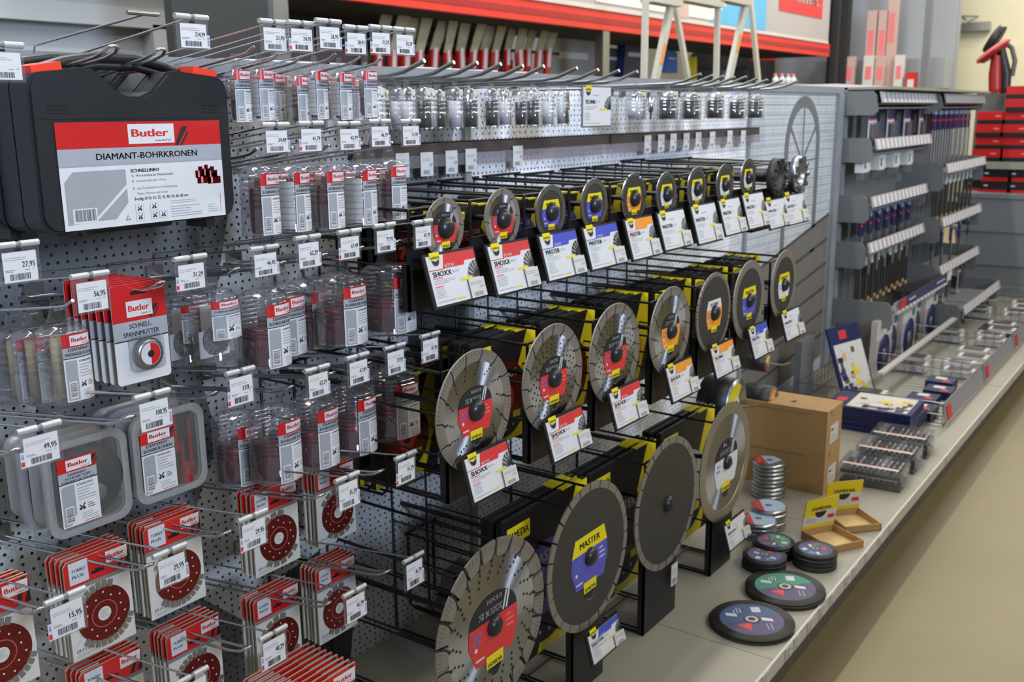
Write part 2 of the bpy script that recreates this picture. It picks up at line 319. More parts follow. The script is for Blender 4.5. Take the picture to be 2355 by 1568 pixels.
# shelf-edge price labels slotted in the rail
r_ = random.Random(5); lx = [1.95, 2.05, 2.2, 2.26, 2.36, 2.45, 2.54, 2.67, 2.74, 2.86, 3.0, 3.12, 3.9, 4.55, 5.3, 5.42]
for i, x in enumerate(lx):
    b = MB(); b.T = lambda u, v, e: (u, -e, v); wd = .05 if i % 3 else .035
    b.bx(0, wd, 0, .0008, 0, .034, 'paper'); b.T = lambda u, v, e: (u, -e-.0001, v); b.bars(.006, .004, wd*.6, .014, 'faint', 9); b.lines(.005, .018, wd*.8, .031, 3)
    o = b.build('shelf_label', None, (x, YW-.8525, SH-.032)); tag(o, 'small pale label in the base shelf price rail, %s from the near end' % ORD[i], 'label', 'labels in the base shelf rail')
# ------------------------------------------------------------------ price tags and hooks
def price_card(b, price, w, h, seed):
    b.q2(0, 0, w, h, 'white', .0004); r = random.Random(seed)
    b.lines(.05*w, .70*h, .8*w, .84*h, 2, 'faint', seed=seed)
    if price: b.text(price, .94*w, .48*h, .19*h, 'ink', .0008, 'r', w=.38*w, bold=.01)
    b.lines(.05*w, .34*h, .38*w, .43*h, 2, 'ink', seed=seed+1); b.lines(.62*w, .36*h, .78*w, .40*h, 1, 'ink'); b.lines(.85*w, .36*h, .93*w, .46*h, 2, 'faint')
    b.bars(.17*w, .07*h, .78*w, .28*h, 'ink', 18, .0008, seed=seed)
def price_tag(price, px, y0, y1, Y, label, side=0, seed=1):
    p0 = at(px, y0, Y); p1 = at(px, y1, Y); h = p0.z-p1.z; w = .052
    t = thing('price_tag', p0, label, 'price tag', 'price tags clipped to hook arms'); H = h-.012
    b = MB(); b.box((0, 0, -.005-H/2-.002), (w, .0016, H+.002), 'holder'); hd_ = b.build('clear_holder', t)
    b = MB(); b.tube([(-w/2-.001, 0, -.005), (-.003, 0, -.005)], .0041, 'clip', 10); b.tube([(.003, 0, -.005), (w/2+.001, 0, -.005)], .0041, 'clip', 10); b.tube([(-.004, 0, -.005), (.004, 0, -.005)], .0032, 'midgrey', 8)
    b.box((.0, -.0012, -.0115), (.007, .002, .003), 'black'); b.build('clip_bar', t)
    b = MB(); cw, ch = .043, H-.009; b.T = lambda u, v, e: (-cw/2+.0005*side+u, -.0012-e, -.005-H+v)
    price_card(b, price, cw, ch, seed)
    if side == 1: b.q2(cw, 0, cw+.005, ch*.55, 'white', .0002); b.bars(cw+.001, .1*ch, cw+.004, .5*ch, 'violet', 14, .0005, False)
    if side == -1: b.q2(-.005, 0, 0, ch*.55, 'white', .0002); b.q2(-.0045, .002, -.0005, ch*.22, 'label_red', .0005); b.bars(-.004, .3*ch, -.001, .5*ch, 'blue', 6, .0005, False)
    b.build('price_card', hd_)
    return t, p0
def display_hook(tagp, tip, label, double=True, L=None, thick=.0024):
    """thin label arm rising to the price tag above a wire prong with bent-up tip"""
    o = tip if tip is not None else tagp+Vector((0, 0, -.09))
    D = YW-o.y; sl = .13*(D-.03); zb = o.z-.0135-sl; base = Vector((o.x, YW, zb)); t = thing('display_hook', base, label, 'hook', 'wire display hooks')
    b = MB(); b.box((0, -.004, .008), (.034 if double else .02, .008, .03), 'zinc'); b.box((0, .0, .0), (.05, .004, .006), 'zinc'); b.build('back_plate', t)
    if tip is not None:
        b = MB(); g = .009
        if double:
            P = [(-g, 0, 0), (-g, -D+.035, sl), (-g*.95, -D+.012, sl+.006), (-g*.8, -D+.002, sl+.012), (-g*.3, -D-.001, sl+.0135), (g*.3, -D-.001, sl+.0135), (g*.8, -D+.002, sl+.012), (g*.95, -D+.012, sl+.006), (g, -D+.035, sl), (g, 0, 0)]
        else: P = [(0, 0, 0), (0, -D+.04, sl), (0, -D+.018, sl+.004), (0, -D, sl+.013)]
        b.tube(P, thick, 'chrome', 8); b.build('prong', t)
    if tagp is not None:
        v = tagp-base; v = Vector(v); zc = v.z-.006; dx = v.x
        b = MB(); dr = .13*(-v.y); b.tube([(0, 0, .02), (0, -.004, .02), (dx*.5, -.012, max(.02, zc-dr)), (dx, v.y+.002, zc)], .0017, 'chrome', 6); b.build('label_arm', t)
    return t
TAGS = [ # px, top, bottom, price, prong tip px, side, double, row, Y
 (439, 30, 122, '214,99', (372, 113), 1, 1, 'A'), (627, 42, 127, '21,95', (584, 106), 1, 0, 'A'), (691, 45, 128, '24,95', (640, 122), -1, 0, 'A'), (754, 41, 122, '26,95', (695, 128), 1, 0, 'A'),
 (817, 56, 134, '28,95', (772, 123), -1, 0, 'A'), (874, 56, 133, '31,29', (828, 130), -1, 0, 'A'), (928, 61, 135, '32,29', (878, 133), 1, 0, 'A'),
 (632, 279, 361, '34,49', (592, 341), 1, 0, 'B'), (713, 276, 358, '41,79', (673, 338), -1, 0, 'B'), (800, 277, 354, '43,79', (757, 333), 1, 0, 'B'), (871, 272, 346, '46,79', (831, 328), 1, 0, 'B'), (942, 272, 343, '51,95', (902, 326), 1, 0, 'B'),
 (38, 552, 662, '27,95', None, 0, 0, 'C'), (205, 623, 728, '56,95', (167, 690), 0, 0, 'C'), (436, 584, 677, '31,29', (372, 648), -1, 1, 'C'), (606, 562, 645, '46,95', (545, 617), 1, 1, 'C'), (706, 538, 625, '62,29', (652, 602), 1, 1, 'C'), (802, 525, 604, '67,49', (748, 584), -1, 1, 'C'), (883, 511, 588, '77,95', (832, 568), 1, 1, 'C'), (971, 503, 577, '81,95', (917, 554), 0, 1, 'C'),
 (551, 845, 940, '159,-', (493, 902), -1, 1, 'D'), (728, 840, 922, '62,29', (670, 888), 1, 1, 'D'), (821, 812, 892, '67,49', (765, 856), 1, 1, 'D'), (907, 790, 868, '77,95', (850, 833), 1, 1, 'D'), (988, 763, 838, '81,95', (932, 805), -1, 1, 'D'),
 (88, 973, 1080, '49,95', (38, 1033), -1, 1, 'E'), (348, 898, 1000, '100,95', (300, 958), 1, 1, 'E'), (932, 1040, 1117, '31,29', (878, 1081), -1, 1, 'E'), (797, 1090, 1178, '31,29', (740, 1137), 1, 1, 'E'),
 (148, 1362, 1472, '15,95', (97, 1397), -1, 1, 'F'), (389, 1258, 1355, '29,95', (344, 1298), 1, 1, 'F'), (580, 1178, 1270, '29,95', (525, 1222), -1, 1, 'F'), (950, 1275, 1357, '41,79', (893, 1312), 1, 1, 'F'), (814, 1352, 1435, '41,79', (757, 1385), 1, 1, 'F'), (627, 1448, 1540, '40,29', (572, 1487), -1, 1, 'G'), (440, 1546, 1640, '29,95', (380, 1590), 1, 1, 'G'),
]
ROWN = {'A': 'top', 'B': 'second', 'C': 'third', 'D': 'fourth', 'E': 'fifth', 'F': 'sixth', 'G': 'lowest'}
cnt = {}
for i, (px, y0, y1, pr_, tip, side, dbl, row) in enumerate(TAGS):
    cnt[row] = cnt.get(row, 0)+1; nth = ORD[cnt[row]-1]
    ty_ = {'A': 1.25, 'B': 1.26, 'C': 1.245, 'D': 1.25, 'E': 1.17, 'F': 1.18, 'G': 1.17}[row]
    tp = at(tip[0], tip[1], ty_) if tip else None
    yt_ = max(1.08, min(ty_-.005, tp.x/at(px, y0, 1.0).x)) if tip else 1.2
    t, p0 = price_tag(pr_, px, y0, y1, yt_, 'clear tag with white card priced %s, %s from left in %s row of tags' % (pr_, nth, ROWN[row]), side, seed=i)
    display_hook(p0, tp, 'wire hook carrying the %s tag, %s from left in %s tag row' % (pr_, nth, ROWN[row]), dbl)
# tag cut by the left edge, and the free hooks round the case
t, p0 = price_tag('', 0, 92, 197, 1.2, 'clear hook tag cut off by the left picture edge beside the big case', 0, 77)
display_hook(None, at(262, 106, 1.23), 'double wire hook through the handle recess of the big case, the left one', True)
o = MB(); o.tube([(0, 0, -.03), (0, 0, 0), (0, -.34, .045)], .0019, 'chrome'); o.tube([(-.024, -.34, .046), (.024, -.34, .046)], .0035, 'zinc')
p = at(80, 104, 1.58); q = at(331, 33, 1.24); o = MB(); o.tube([(0, .02, -.04), (0, 0, -.0), tuple(q-p)], .0018, 'chrome'); v = q-p; o.tube([(v.x-.026, v.y, v.z+.001), (v.x+.024, v.y, v.z+.001)], .0032, 'zinc'); oo = o.build('label_arm', None, p); tag(oo, 'bare wire label arm with empty cross bar above the big black case', 'hook')
# ------------------------------------------------------------------ red and white carton artwork shared by the nearer goods
def brand_box(b, u, v, w, h, dx=.0001):
    b.q2(u, v, u+w, v+h, 'white', .0007); b.text('Butler', u+.08*w, v+.36*h, .40*h, 'redtext', .001, 'l', w=.78*w, bold=.03); b.text("macht's!", u+.92*w, v+.10*h, .13*h, 'ink', .001, 'r', w=.36*w, bold=.0)
def hatch(b, u, v, s):
    b.p2([(u, v), (u+.45*s, v), (u+.9*s, v+.6*s), (u+.9*s, v+s), (u+.5*s, v+s)], 'midgrey' if 0 else 'ink', .0005); b.p2([(u+.2*s, v), (u+.32*s, v), (u+s, v+.95*s), (u+.86*s, v+.95*s)], 'red', .0006)
def icon(b, u, v, s):
    b.p2([(u+.1*s, v+.75*s), (u+.2*s, v+.85*s), (u+.5*s, v+.45*s), (u+.85*s, v+.95*s), (u+s, v+.85*s), (u+.6*s, v+.3*s), (u+.4*s, v+.3*s)], 'ink', .0008)
    for cx in (.25, .75): b.p2([(u+(cx+.2*math.cos(k*PI/5))*s, v+(.2+.2*math.sin(k*PI/5))*s) for k in range(10)], 'ink', .0009)
def tube_label(b, w, h, lines, T, nu=6, small=False):
    b.T = T
    if nu > 1: b.curv = .0035
    b.q2(0, .80*h, w, h, 'red', .0003, nu); b.q2(0, .635*h, w, .80*h, 'band', .0003, nu); b.q2(0, .635*h, w, .648*h, 'ink', .0005, nu); b.q2(0, 0, w, .637*h, 'white', .0003, nu)
    hatch(b, .78*w, .80*h, .17*h); brand_box(b, .22*w, .822*h, .66*w, .155*h)
    n = len(lines); lh = .05*h if n < 3 else .034*h; st_ = .07 if n < 3 else .05
    for i, s in enumerate(lines): b.text(s, .5*w, .745*h-st_*h*i-(.0 if n > 1 else .03*h), lh, 'ink', .0007, 'c', w=min(.88, (.085 if n < 3 else .062)*len(s))*w, bold=.010)
    if b.curv: b.q2(.04*w, .02*h, .38*w, .61*h, 'grey', .0005)
    else: b.p2([(.04*w, .02*h), (.04*w, .58*h), (.10*w, .61*h), (.38*w, .61*h), (.38*w, .17*h), (.22*w, .02*h)], 'grey', .0005)
    b.q2(.09*w, .05*h, .32*w, .30*h, 'white', .0007); b.bars(.11*w, .07*h, .30*w, .28*h, 'ink', 14, .0009, False, seed=len(lines[0]))
    b.text('SCHNELLINFO', .45*w, .57*h, .03*h, 'ink', .0007, w=.42*w, bold=.02); b.lines(.45*w, .34*h, .92*w, .55*h, 5, 'faint')
    icon(b, .44*w, .20*h, .18*w); b.lines(.68*w, .2*h, .86*w, .29*h, 3, 'ink'); b.lines(.5*w, .05*h, .95*w, .16*h, 4, 'faint'); b.q2(.55*w, .02*h, .95*w, .03*h, 'label_red', .0006)
def plastic_tube(r, h, lines, bit=True, ribs=9, tabh=.028, bith=.45, labw=None, labh=None, lab_top=None, ang0=-.15, bitr=.8, kind='bit', ex=2.8, front_paper=False):
    t = E_('packaged_core_drill_bit'); z0 = -tabh
    b = MB(); prof = [(.0001, z0), (r*.45, z0-.001), (r*.72, z0-.004), (r*.9, z0-.010)]; z = z0-.014; rb = h*.42/ribs
    for i in range(ribs): prof += [(r, z), (r, z-rb*.45), (r*.945, z-rb*.6), (r*.945, z-rb*.85)]; z -= rb
    prof += [(r, z), (r, -h+.006), (r*1.02, -h+.004), (r*1.02, -h), (.0001, -h)]
    b.lathe(prof, 'clear', 'z', 24, ex=ex)
    tw = r*.62; out = [(-tw, z0), (-tw*.75, -.012), (-tw*.5, .006), (tw*.5, .006), (tw*.75, -.012), (tw, z0)]
    b.prism(out, -.0012, .0012, 'blister'); b.tube([(-tw*.3, -.0005, -.006), (tw*.3, -.0005, -.006)], .002, 'clear'); tb_ = b.build('clear_tube', t)
    lw = labw or r*1.35; lh = labh or h*.66; lt = lab_top if lab_top is not None else -h*.17
    rr = r*1.015
    def T(u, v, e):
        a = (u/rr)+ang0; ca, sa = math.cos(a), math.sin(a); q = (abs(ca)**ex+abs(sa)**ex)**(-1/ex)
        return ((rr+e)*q*sa, -(rr+e)*q*ca, lt-lh+v)
    b = MB(); tube_label(b, lw, lh, lines, T); b.build('label', tb_)
    b = MB()
    if kind == 'bit':
        hb = h*bith; b.lathe([(.0001, -h+.004), (r*bitr*.86, -h+.004), (r*bitr, -h+.006), (r*bitr, -h+hb), (r*bitr*.9, -h+hb+.003), (.0001, -h+hb+.003)], 'burgundy', 'z', 24)
        b.lathe([(r*.25, -h+hb), (r*.25, -h+hb+.018), (.0001, -h+hb+.018)], 'burgundy', 'z', 12); b.build('drill_bit', t)
    elif kind == 'wheel':
        b.prism([(-r*.75, -h+.006), (r*.75, -h+.006), (r*.75, -h+.05), (-r*.75, -h+.05)], .004, .006, 'white'); b.lathe([(.0001, -.003), (r*.62, -.003), (r*.62, .003), (.0001, .003)], 'steelcup', 'y', 24, (0, -.002, -h+.034)); b.lathe([(.0001, -.006), (r*.24, -.006), (r*.24, .0)], 'brown', 'y', 16, (0, -.004, -h+.034))
        for k in range(14): a = k*PI/7; b.box((r*.56*math.cos(a), -.006, -h+.034+r*.56*math.sin(a)), (.006, .003, .003), 'segment', Matrix.Rotation(-a, 3, 'Y'))
        b.build('grinding_wheel', t)
    else: b.lathe([(.0001, -h+.01), (r*.5, -h+.01), (r*.5, -h+.09), (.0001, -h+.09)], 'saw_sleeve', 'z', 16); b.build('milling_bit', t)
    if front_paper or r < .030 or kind != 'bit':
        b = MB(); b.lathe([(r*.93, -h+.008), (r*.93, -h*.35)], 'paper', 'z', 10, ex=ex, half=(PI*.85, PI*1.5) if front_paper else (PI*.0, PI*.5))
        if front_paper:
            for q in range(7):
                z = -h+.012+q*(h*.55/7); b.lathe([(r*.945, z), (r*.945, z+.0015)], 'faint', 'z', 8, ex=ex, half=(PI*.92, PI*1.3))
        b.build('paper_insert', t)
    return t
def txt2(mm): return ['DIAMANT-', 'BOHRKRONE \u00d8 %s mm' % mm]
# row, name of row, list of (px, top y, Y, title, kind key)
def hang(key, fn, px, py, Y, label, group, rz=0, cat='drill bit pack'): return proto(key, fn, at(px, py, Y), label, cat, group, (0, 0, rz))
ra = [('20', 540, 131, 1.30, 0), ('20', 566, 141, 1.39, .1), ('25', 594, 131, 1.30, .05), ('25', 623, 142, 1.39, 0), ('32', 652, 152, 1.42, -.05), ('32', 683, 148, 1.32, 0), ('35', 722, 136, 1.30, .15), ('35', 745, 148, 1.38, 0), ('40', 779, 141, 1.30, .05), ('40', 806, 152, 1.38, 0), ('50', 838, 138, 1.29, -.1)]
fa = lambda mm: (lambda: plastic_tube(.0185, .101, txt2(mm), labw=.035, labh=.080, lab_top=-.020, ang0=-.85, tabh=.017, ribs=5, bith=.35, bitr=.5, front_paper=mm in ('25', '35', '40')))
for i, (mm, px, py, Y, rz) in enumerate(ra):
    hang('a'+mm, fa(mm), px, py, Y, 'small clear ribbed tube with red and white label, %s from left in the top row' % ORD[i], 'small clear tubes in the top row', rz)
fb = lambda mm: (lambda: plastic_tube(.0285, .136, txt2(mm), labw=.045, labh=.100, lab_top=-.033, ang0=-.62, tabh=.02, ribs=6, bith=.55, bitr=.55, front_paper=mm in ('35', '50')))
rb = [('32', 590, 350, 1.30, 0), ('32', 618, 352, 1.38, 0), ('35', 664, 350, 1.31, .1), ('35', 703, 352, 1.39, 0), ('40', 744, 348, 1.30, -.05), ('40', 775, 350, 1.38, 0), ('50', 822, 347, 1.30, .05), ('50', 852, 349, 1.38, 0), ('60', 893, 340, 1.30, -.1)]
for i, (mm, px, py, Y, rz) in enumerate(rb):
    hang('b'+mm, fb(mm), px, py, Y, 'medium clear ribbed tube with red drill bit, %s from left in the second row' % ORD[i], 'medium clear tubes in the second row', rz)
fc = lambda mm, r, k: (lambda: plastic_tube(r, .163, txt2(mm), labw=.062, labh=.108, lab_top=-.052, ang0=-.62, ribs=9, bith=.40, bitr=.9, tabh=.03, ex=2.4))
rc = [('50', 598, 622, 1.30, .05), ('50', 640, 612, 1.39, .0), ('60', 705, 602, 1.40, 0), ('68', 778, 588, 1.31, -.05), ('82', 888, 568, 1.30, 0)]
for i, (mm, px, py, Y, rz) in enumerate(rc):
    hang('c'+mm, fc(mm, {'50': .040, '60': .040, '68': .044, '82': .050}[mm], 0), px, py, Y, 'large clear tube with dark red core bit, %s from left in the third row' % ORD[i], 'large clear tubes in the third row', rz)
rd = [('50', 536, 905, 1.39, 0), ('55', 624, 892, 1.30, .05), ('60', 717, 870, 1.31, 0), ('68', 803, 848, 1.32, .1), ('82', 900, 815, 1.31, -.1)]
for i, (mm, px, py, Y, rz) in enumerate(rd):
    if mm == '55': PROTO.setdefault('x', None)
    hang(('d' if mm == '55' else 'c')+mm, fc(mm, {'50': .040, '55': .0415, '60': .040, '68': .044, '82': .050}[mm], 0), px, py, Y, 'large clear tube with dark red core bit, %s from left in the fourth row' % ORD[i], 'large clear tubes in the fourth row', rz)
# milling fingers and turbo grinding wheels
fm = lambda: plastic_tube(.0315, .135, ['DIAMANT-', 'FR\u00c4SFINGER \u00d8 20 mm'], labw=.046, labh=.095, lab_top=-.036, ang0=-.55, ribs=5, tabh=.022, kind='finger')
for i, (px, py, Y) in enumerate(((133, 702, 1.30), (75, 712, 1.38), (32, 716, 1.44))):
    hang('fm', fm, px, py, Y, 'clear tube with pale milling bit left of the red blister cards, %s' % ('front one' if i == 0 else 'second one back' if i == 1 else 'rearmost one'), 'milling bit tubes', 0)
fg = lambda: plastic_tube(.0385, .130, ['TURBO SCHLEIFTELLER'], labw=.058, labh=.062, lab_top=-.028, ang0=-.75, ribs=7, tabh=.012, kind='wheel', ex=2.3)
for i, (px, py, Y) in enumerate(((486, 645, 1.30), (418, 655, 1.38))):
    hang('fg', fg, px, py, Y, 'clear tube holding a round grinding wheel on white card, %s' % ('front one' if i == 0 else 'the one behind'), 'grinding wheel tubes', 0, cat='grinding wheel pack')
# ------------------------------------------------------------------ the big black case
def big_case():
    c = E_('tool_case'); w, h, d = .325, .215, .095; hw = w/2
    def outl(g=0, rec=True):
        P = []; W_, H_ = hw-g, h-g; r = .022
        def arc(cx, cz, a0, a1, rr=r, n=5): return [(cx+rr*math.cos(a0+(a1-a0)*k/n), cz+rr*math.sin(a0+(a1-a0)*k/n)) for k in range(n+1)]
        P += arc(-W_+r, -H_+r, PI, 1.5*PI); P += arc(W_-r, -H_+r, 1.5*PI, 2*PI); P += arc(W_-r, -.022-g, 0, PI/2)
        if rec: P += [(.075, .006-g), (.055, .004-g), (.042, -.008-g), (.025, -.024-g), (.006, -.031-g), (-.014, -.031-g), (-.034, -.022-g), (-.052, -.004-g), (-.068, .008-g)]
        P += arc(-W_+r, -.022-g, PI/2, PI); return P
    b = MB(); b.prism(outl(.004), 0, .008, 'case'); b.prism(outl(), .006, d*.48, 'case'); b.prism(outl(.003), d*.48, d*.52, 'black'); b.prism(outl(), d*.52, d, 'case')
    b.bx(-hw+.012, hw-.012, -.001, .001, -.062, -.0605, 'black')
    for sx in (-1, 1):
        for k in range(3): b.bx(sx*.125-.014, sx*.125+.014, -.0012, .001, -.044-.005*k, -.0425-.005*k, 'black')
    b.build('shell', c)
    b = MB(); P = [(-.145, d*.5, -.012), (-.12, d*.5, .004), (-.08, d*.5, .016), (-.03, d*.5, .024), (.03, d*.5, .024), (.08, d*.5, .014), (.12, d*.5, .0), (.145, d*.5, -.016)]
    b.tube(P, .0085, 'case', 10); b.tube([(p[0], p[1], p[2]-.012) for p in P[1:-1]], .006, 'case', 8); b.build('handle', c)
    for sx in (-1, 1):
        b = MB(); z = .004 if sx < 0 else .004; b.box((sx*.128, d*.42, z), (.044, .06, .014), 'latch', Matrix.Rotation(sx*.16, 3, 'Y')); l = b.build('latch', c); l['label'] = 'orange-red latch'
    for sx in (-1, 1):
        b = MB(); b.bx(sx*.125-.008, sx*.125+.008, .02, .07, -h-.016, -h+.002, 'case'); b.build('foot', c)
    b = MB(); b.tube([(-.07, d*.5, -h-.004), (.07, d*.5, -h-.004)], .006, 'case', 8); b.build('hinge', c)
    b = MB(); lw, lh = .272, .146; b.T = lambda u, v, e: (-.133+u, -.0012-e, -.066-lh+v)
    b.q2(0, .755*lh, lw, lh, 'red'); b.q2(0, .60*lh, lw, .755*lh, 'band'); b.q2(0, .585*lh, lw, .60*lh, 'grey'); b.q2(0, 0, lw, .585*lh, 'white')
    hatch(b, .69*lw, .755*lh, .19*lh); brand_box(b, .405*lw, .785*lh, .285*lw, .19*lh)
    b.text('DIAMANT-BOHRKRONEN', .52*lw, .645*lh, .062*lh, 'ink', .0007, 'c', w=.62*lw, bold=.010)
    b.p2([(.02*lw, .05*lh), (.02*lw, .45*lh), (.07*lw, .545*lh), (.37*lw, .545*lh), (.37*lw, .40*lh), (.16*lw, .07*lh)], 'grey', .0006); b.p2([(.18*lw, .07*lh), (.29*lw, .07*lh), (.37*lw, .22*lh), (.37*lw, .36*lh)], 'grey', .0006)
    b.q2(.05*lw, .06*lh, .185*lw, .20*lh, 'white', .0008); b.bars(.06*lw, .08*lh, .178*lw, .19*lh, 'ink', 26, .001)
    b.text('SCHNELLINFO', .40*lw, .51*lh, .034*lh, 'ink', .0007, w=.175*lw, bold=.025)
    for k, s in enumerate(('M14-Aufnahme f\u00fcr Winkelschleifer', 'maximale Bohrtiefe: 45 mm', 'zum Trockenbohren in Feinsteinzeug,', 'Fliesen, Marmor und Granit')):
        v = .465-.052*k-(.02 if k > 1 else 0)
        if k < 3: b.q2(.405*lw, v*lh, .415*lw, (v+.025)*lh, 'grey', .0007)
        b.text(s, .43*lw, v*lh, .024*lh, 'ink' if k == 0 else 'midgrey', .0007, w=(.0073*len(s))*lw, bold=.0)
    b.text('8-teilig: \u00d8 20, 25, 32, 35, 40, 50, 60, 68 mm', .41*lw, .235*lh, .030*lh, 'ink', .0007, w=.34*lw, bold=.012)
    for (u, v) in ((.41, .115), (.50, .125), (.41, .03), (.50, .035), (.555, .035)):
        b.q2(u*lw, v*lh, (u+.05)*lw, (v+.075)*lh, 'faint', .0006); b.q2((u+.002)*lw, (v+.003)*lh, (u+.048)*lw, (v+.072)*lh, 'white', .0007); icon(b, (u+.01)*lw, (v+.015)*lh, .03*lw)
    b.lines(.63*lw, .03*lh, .84*lw, .155*lh, 5, 'faint'); b.lines(.63*lw, .17*lh, .8*lw, .21*lh, 2, 'faint'); b.lines(.88*lw, .045*lh, .955*lw, .14*lh, 4, 'faint'); b.q2(.968*lw, .04*lh, .9705*lw, .24*lh, 'red', .0007)
    b.p2([(.345*lw, .05*lh), (.375*lw, .05*lh), (.36*lw, .10*lh)], 'ink', .0007); b.p2([(.350*lw, .056*lh), (.370*lw, .056*lh), (.36*lw, .09*lh)], 'white', .0008)
    for cx, cz, ww in ((.845, .46, .035), (.885, .475, .03), (.925, .455, .035), (.87, .40, .05), (.935, .39, .045)):
        b.q2((cx-ww)*lw, (cz-.045)*lh, (cx+ww)*lw, (cz+.03)*lh, 'burgundy', .0007); b.q2((cx-ww*.4)*lw, (cz+.03)*lh, (cx+ww*.4)*lw, (cz+.07)*lh, 'burgundy', .0007)
        b.q2((cx-ww*.5)*lw, (cz-.04)*lh, (cx-ww*.2)*lw, (cz+.025)*lh, 'pink', .0008)
    b.build('label', c); return c
xc = (at(62, 170, 1.30).x+at(515, 180, 1.30).x)/2-.004
cp_ = Vector((xc, 1.29, at(280, 175, 1.3).z+.003))
for i, (dy, dx) in enumerate(((0, 0), (.10, -.012), (.20, -.02))):
    if dy > .15: continue
    proto('case', big_case, cp_+Vector((dx, dy, .002*i)), 'big black plastic case with red and grey label hanging at the upper left, front one' if i == 0 else 'black plastic case hanging close behind the front case', 'tool case', 'black tool cases')
# ------------------------------------------------------------------ quick-nut blister cards
def nut_card():
    c = E_('blister_card'); w, h = .092, .150
    def rr(x0, z0, x1, z1, r, n=4):
        P = []
        for cx, cz, a in ((x0+r, z0+r, PI), (x1-r, z0+r, 1.5*PI), (x1-r, z1-r, 0), (x0+r, z1-r, PI/2)): P += [(cx+r*math.cos(a+k*PI/2/n), cz+r*math.sin(a+k*PI/2/n)) for k in range(n+1)]
        return P
    b = MB(); b.prism(rr(-w/2, -h+.012, w/2, .012, .006), 0, .0012, 'white'); b.T = lambda u, v, e: (-w/2+u, -e, -h+.012+v)
    b.p2([(p[0]+w/2, p[1]+h-.012) for p in rr(-w/2, -.048, w/2, .012, .006)], 'red', .0003); b.q2(0, .085, w, .098, 'red', .0004); b.q2(0, .066, w, .094, 'band', .0005); b.q2(0, .065, w, .0668, 'ink', .0006)
    hatch(b, .66*w, .095, .02); brand_box(b, .26*w, .100, .48*w, .024); b.text('SCHNELL-', .5*w, .083, .0075, 'ink', .0008, 'c', w=.42*w, bold=.02); b.text('SPANNMUTTER', .5*w, .071, .0075, 'ink', .0008, 'c', w=.66*w, bold=.008)
    b.q2(.36*w, .133, .64*w, .138, 'black', .0006); b.build('card', c)
    b = MB(); b.prism(rr(-.024, -h+.03, .03, -h+.082, .006), -.012, 0, 'clear'); b.build('blister', c)
    n = MB(); n.lathe([(.0001, -.012), (.017, -.012), (.0235, -.010), (.0235, 0)], 'steelcup', 'y', 40, (.004, -.001, -h+.055)); n.T = lambda u, v, e: (.004+u, -.0135-e, -h+.055+v)
    n.p2([(.017*math.cos(k*PI/12), .017*math.sin(k*PI/12)) for k in range(24)], 'lightgrey', .0); n.p2([(.0165*math.cos(k*PI/12), .0165*math.sin(k*PI/12)) for k in range(-6, 7)], 'red', .0002)
    n.p2([(.0055*math.cos(k*PI/8), .0055*math.sin(k*PI/8)) for k in range(16)], 'black', .0004)
    for k in range(40): a = k*PI/20; n.box((.004+.0237*math.cos(a), -.006, -h+.055+.0237*math.sin(a)), (.0012, .009, .0014), 'zinc', Matrix.Rotation(-a, 3, 'Y'))
    n.build('clamping_nut', c); return c
p = at(316, 668, 1.30)
for i in range(7): proto('nut', nut_card, p+Vector((-.001*i, .018*i, 0)), 'red and white blister card with round clamping nut, %s' % ('frontmost of the row' if i == 0 else '%s behind the front one' % ORD[i-1]), 'blister pack', 'clamping nut blister cards', (0, 0, 0))
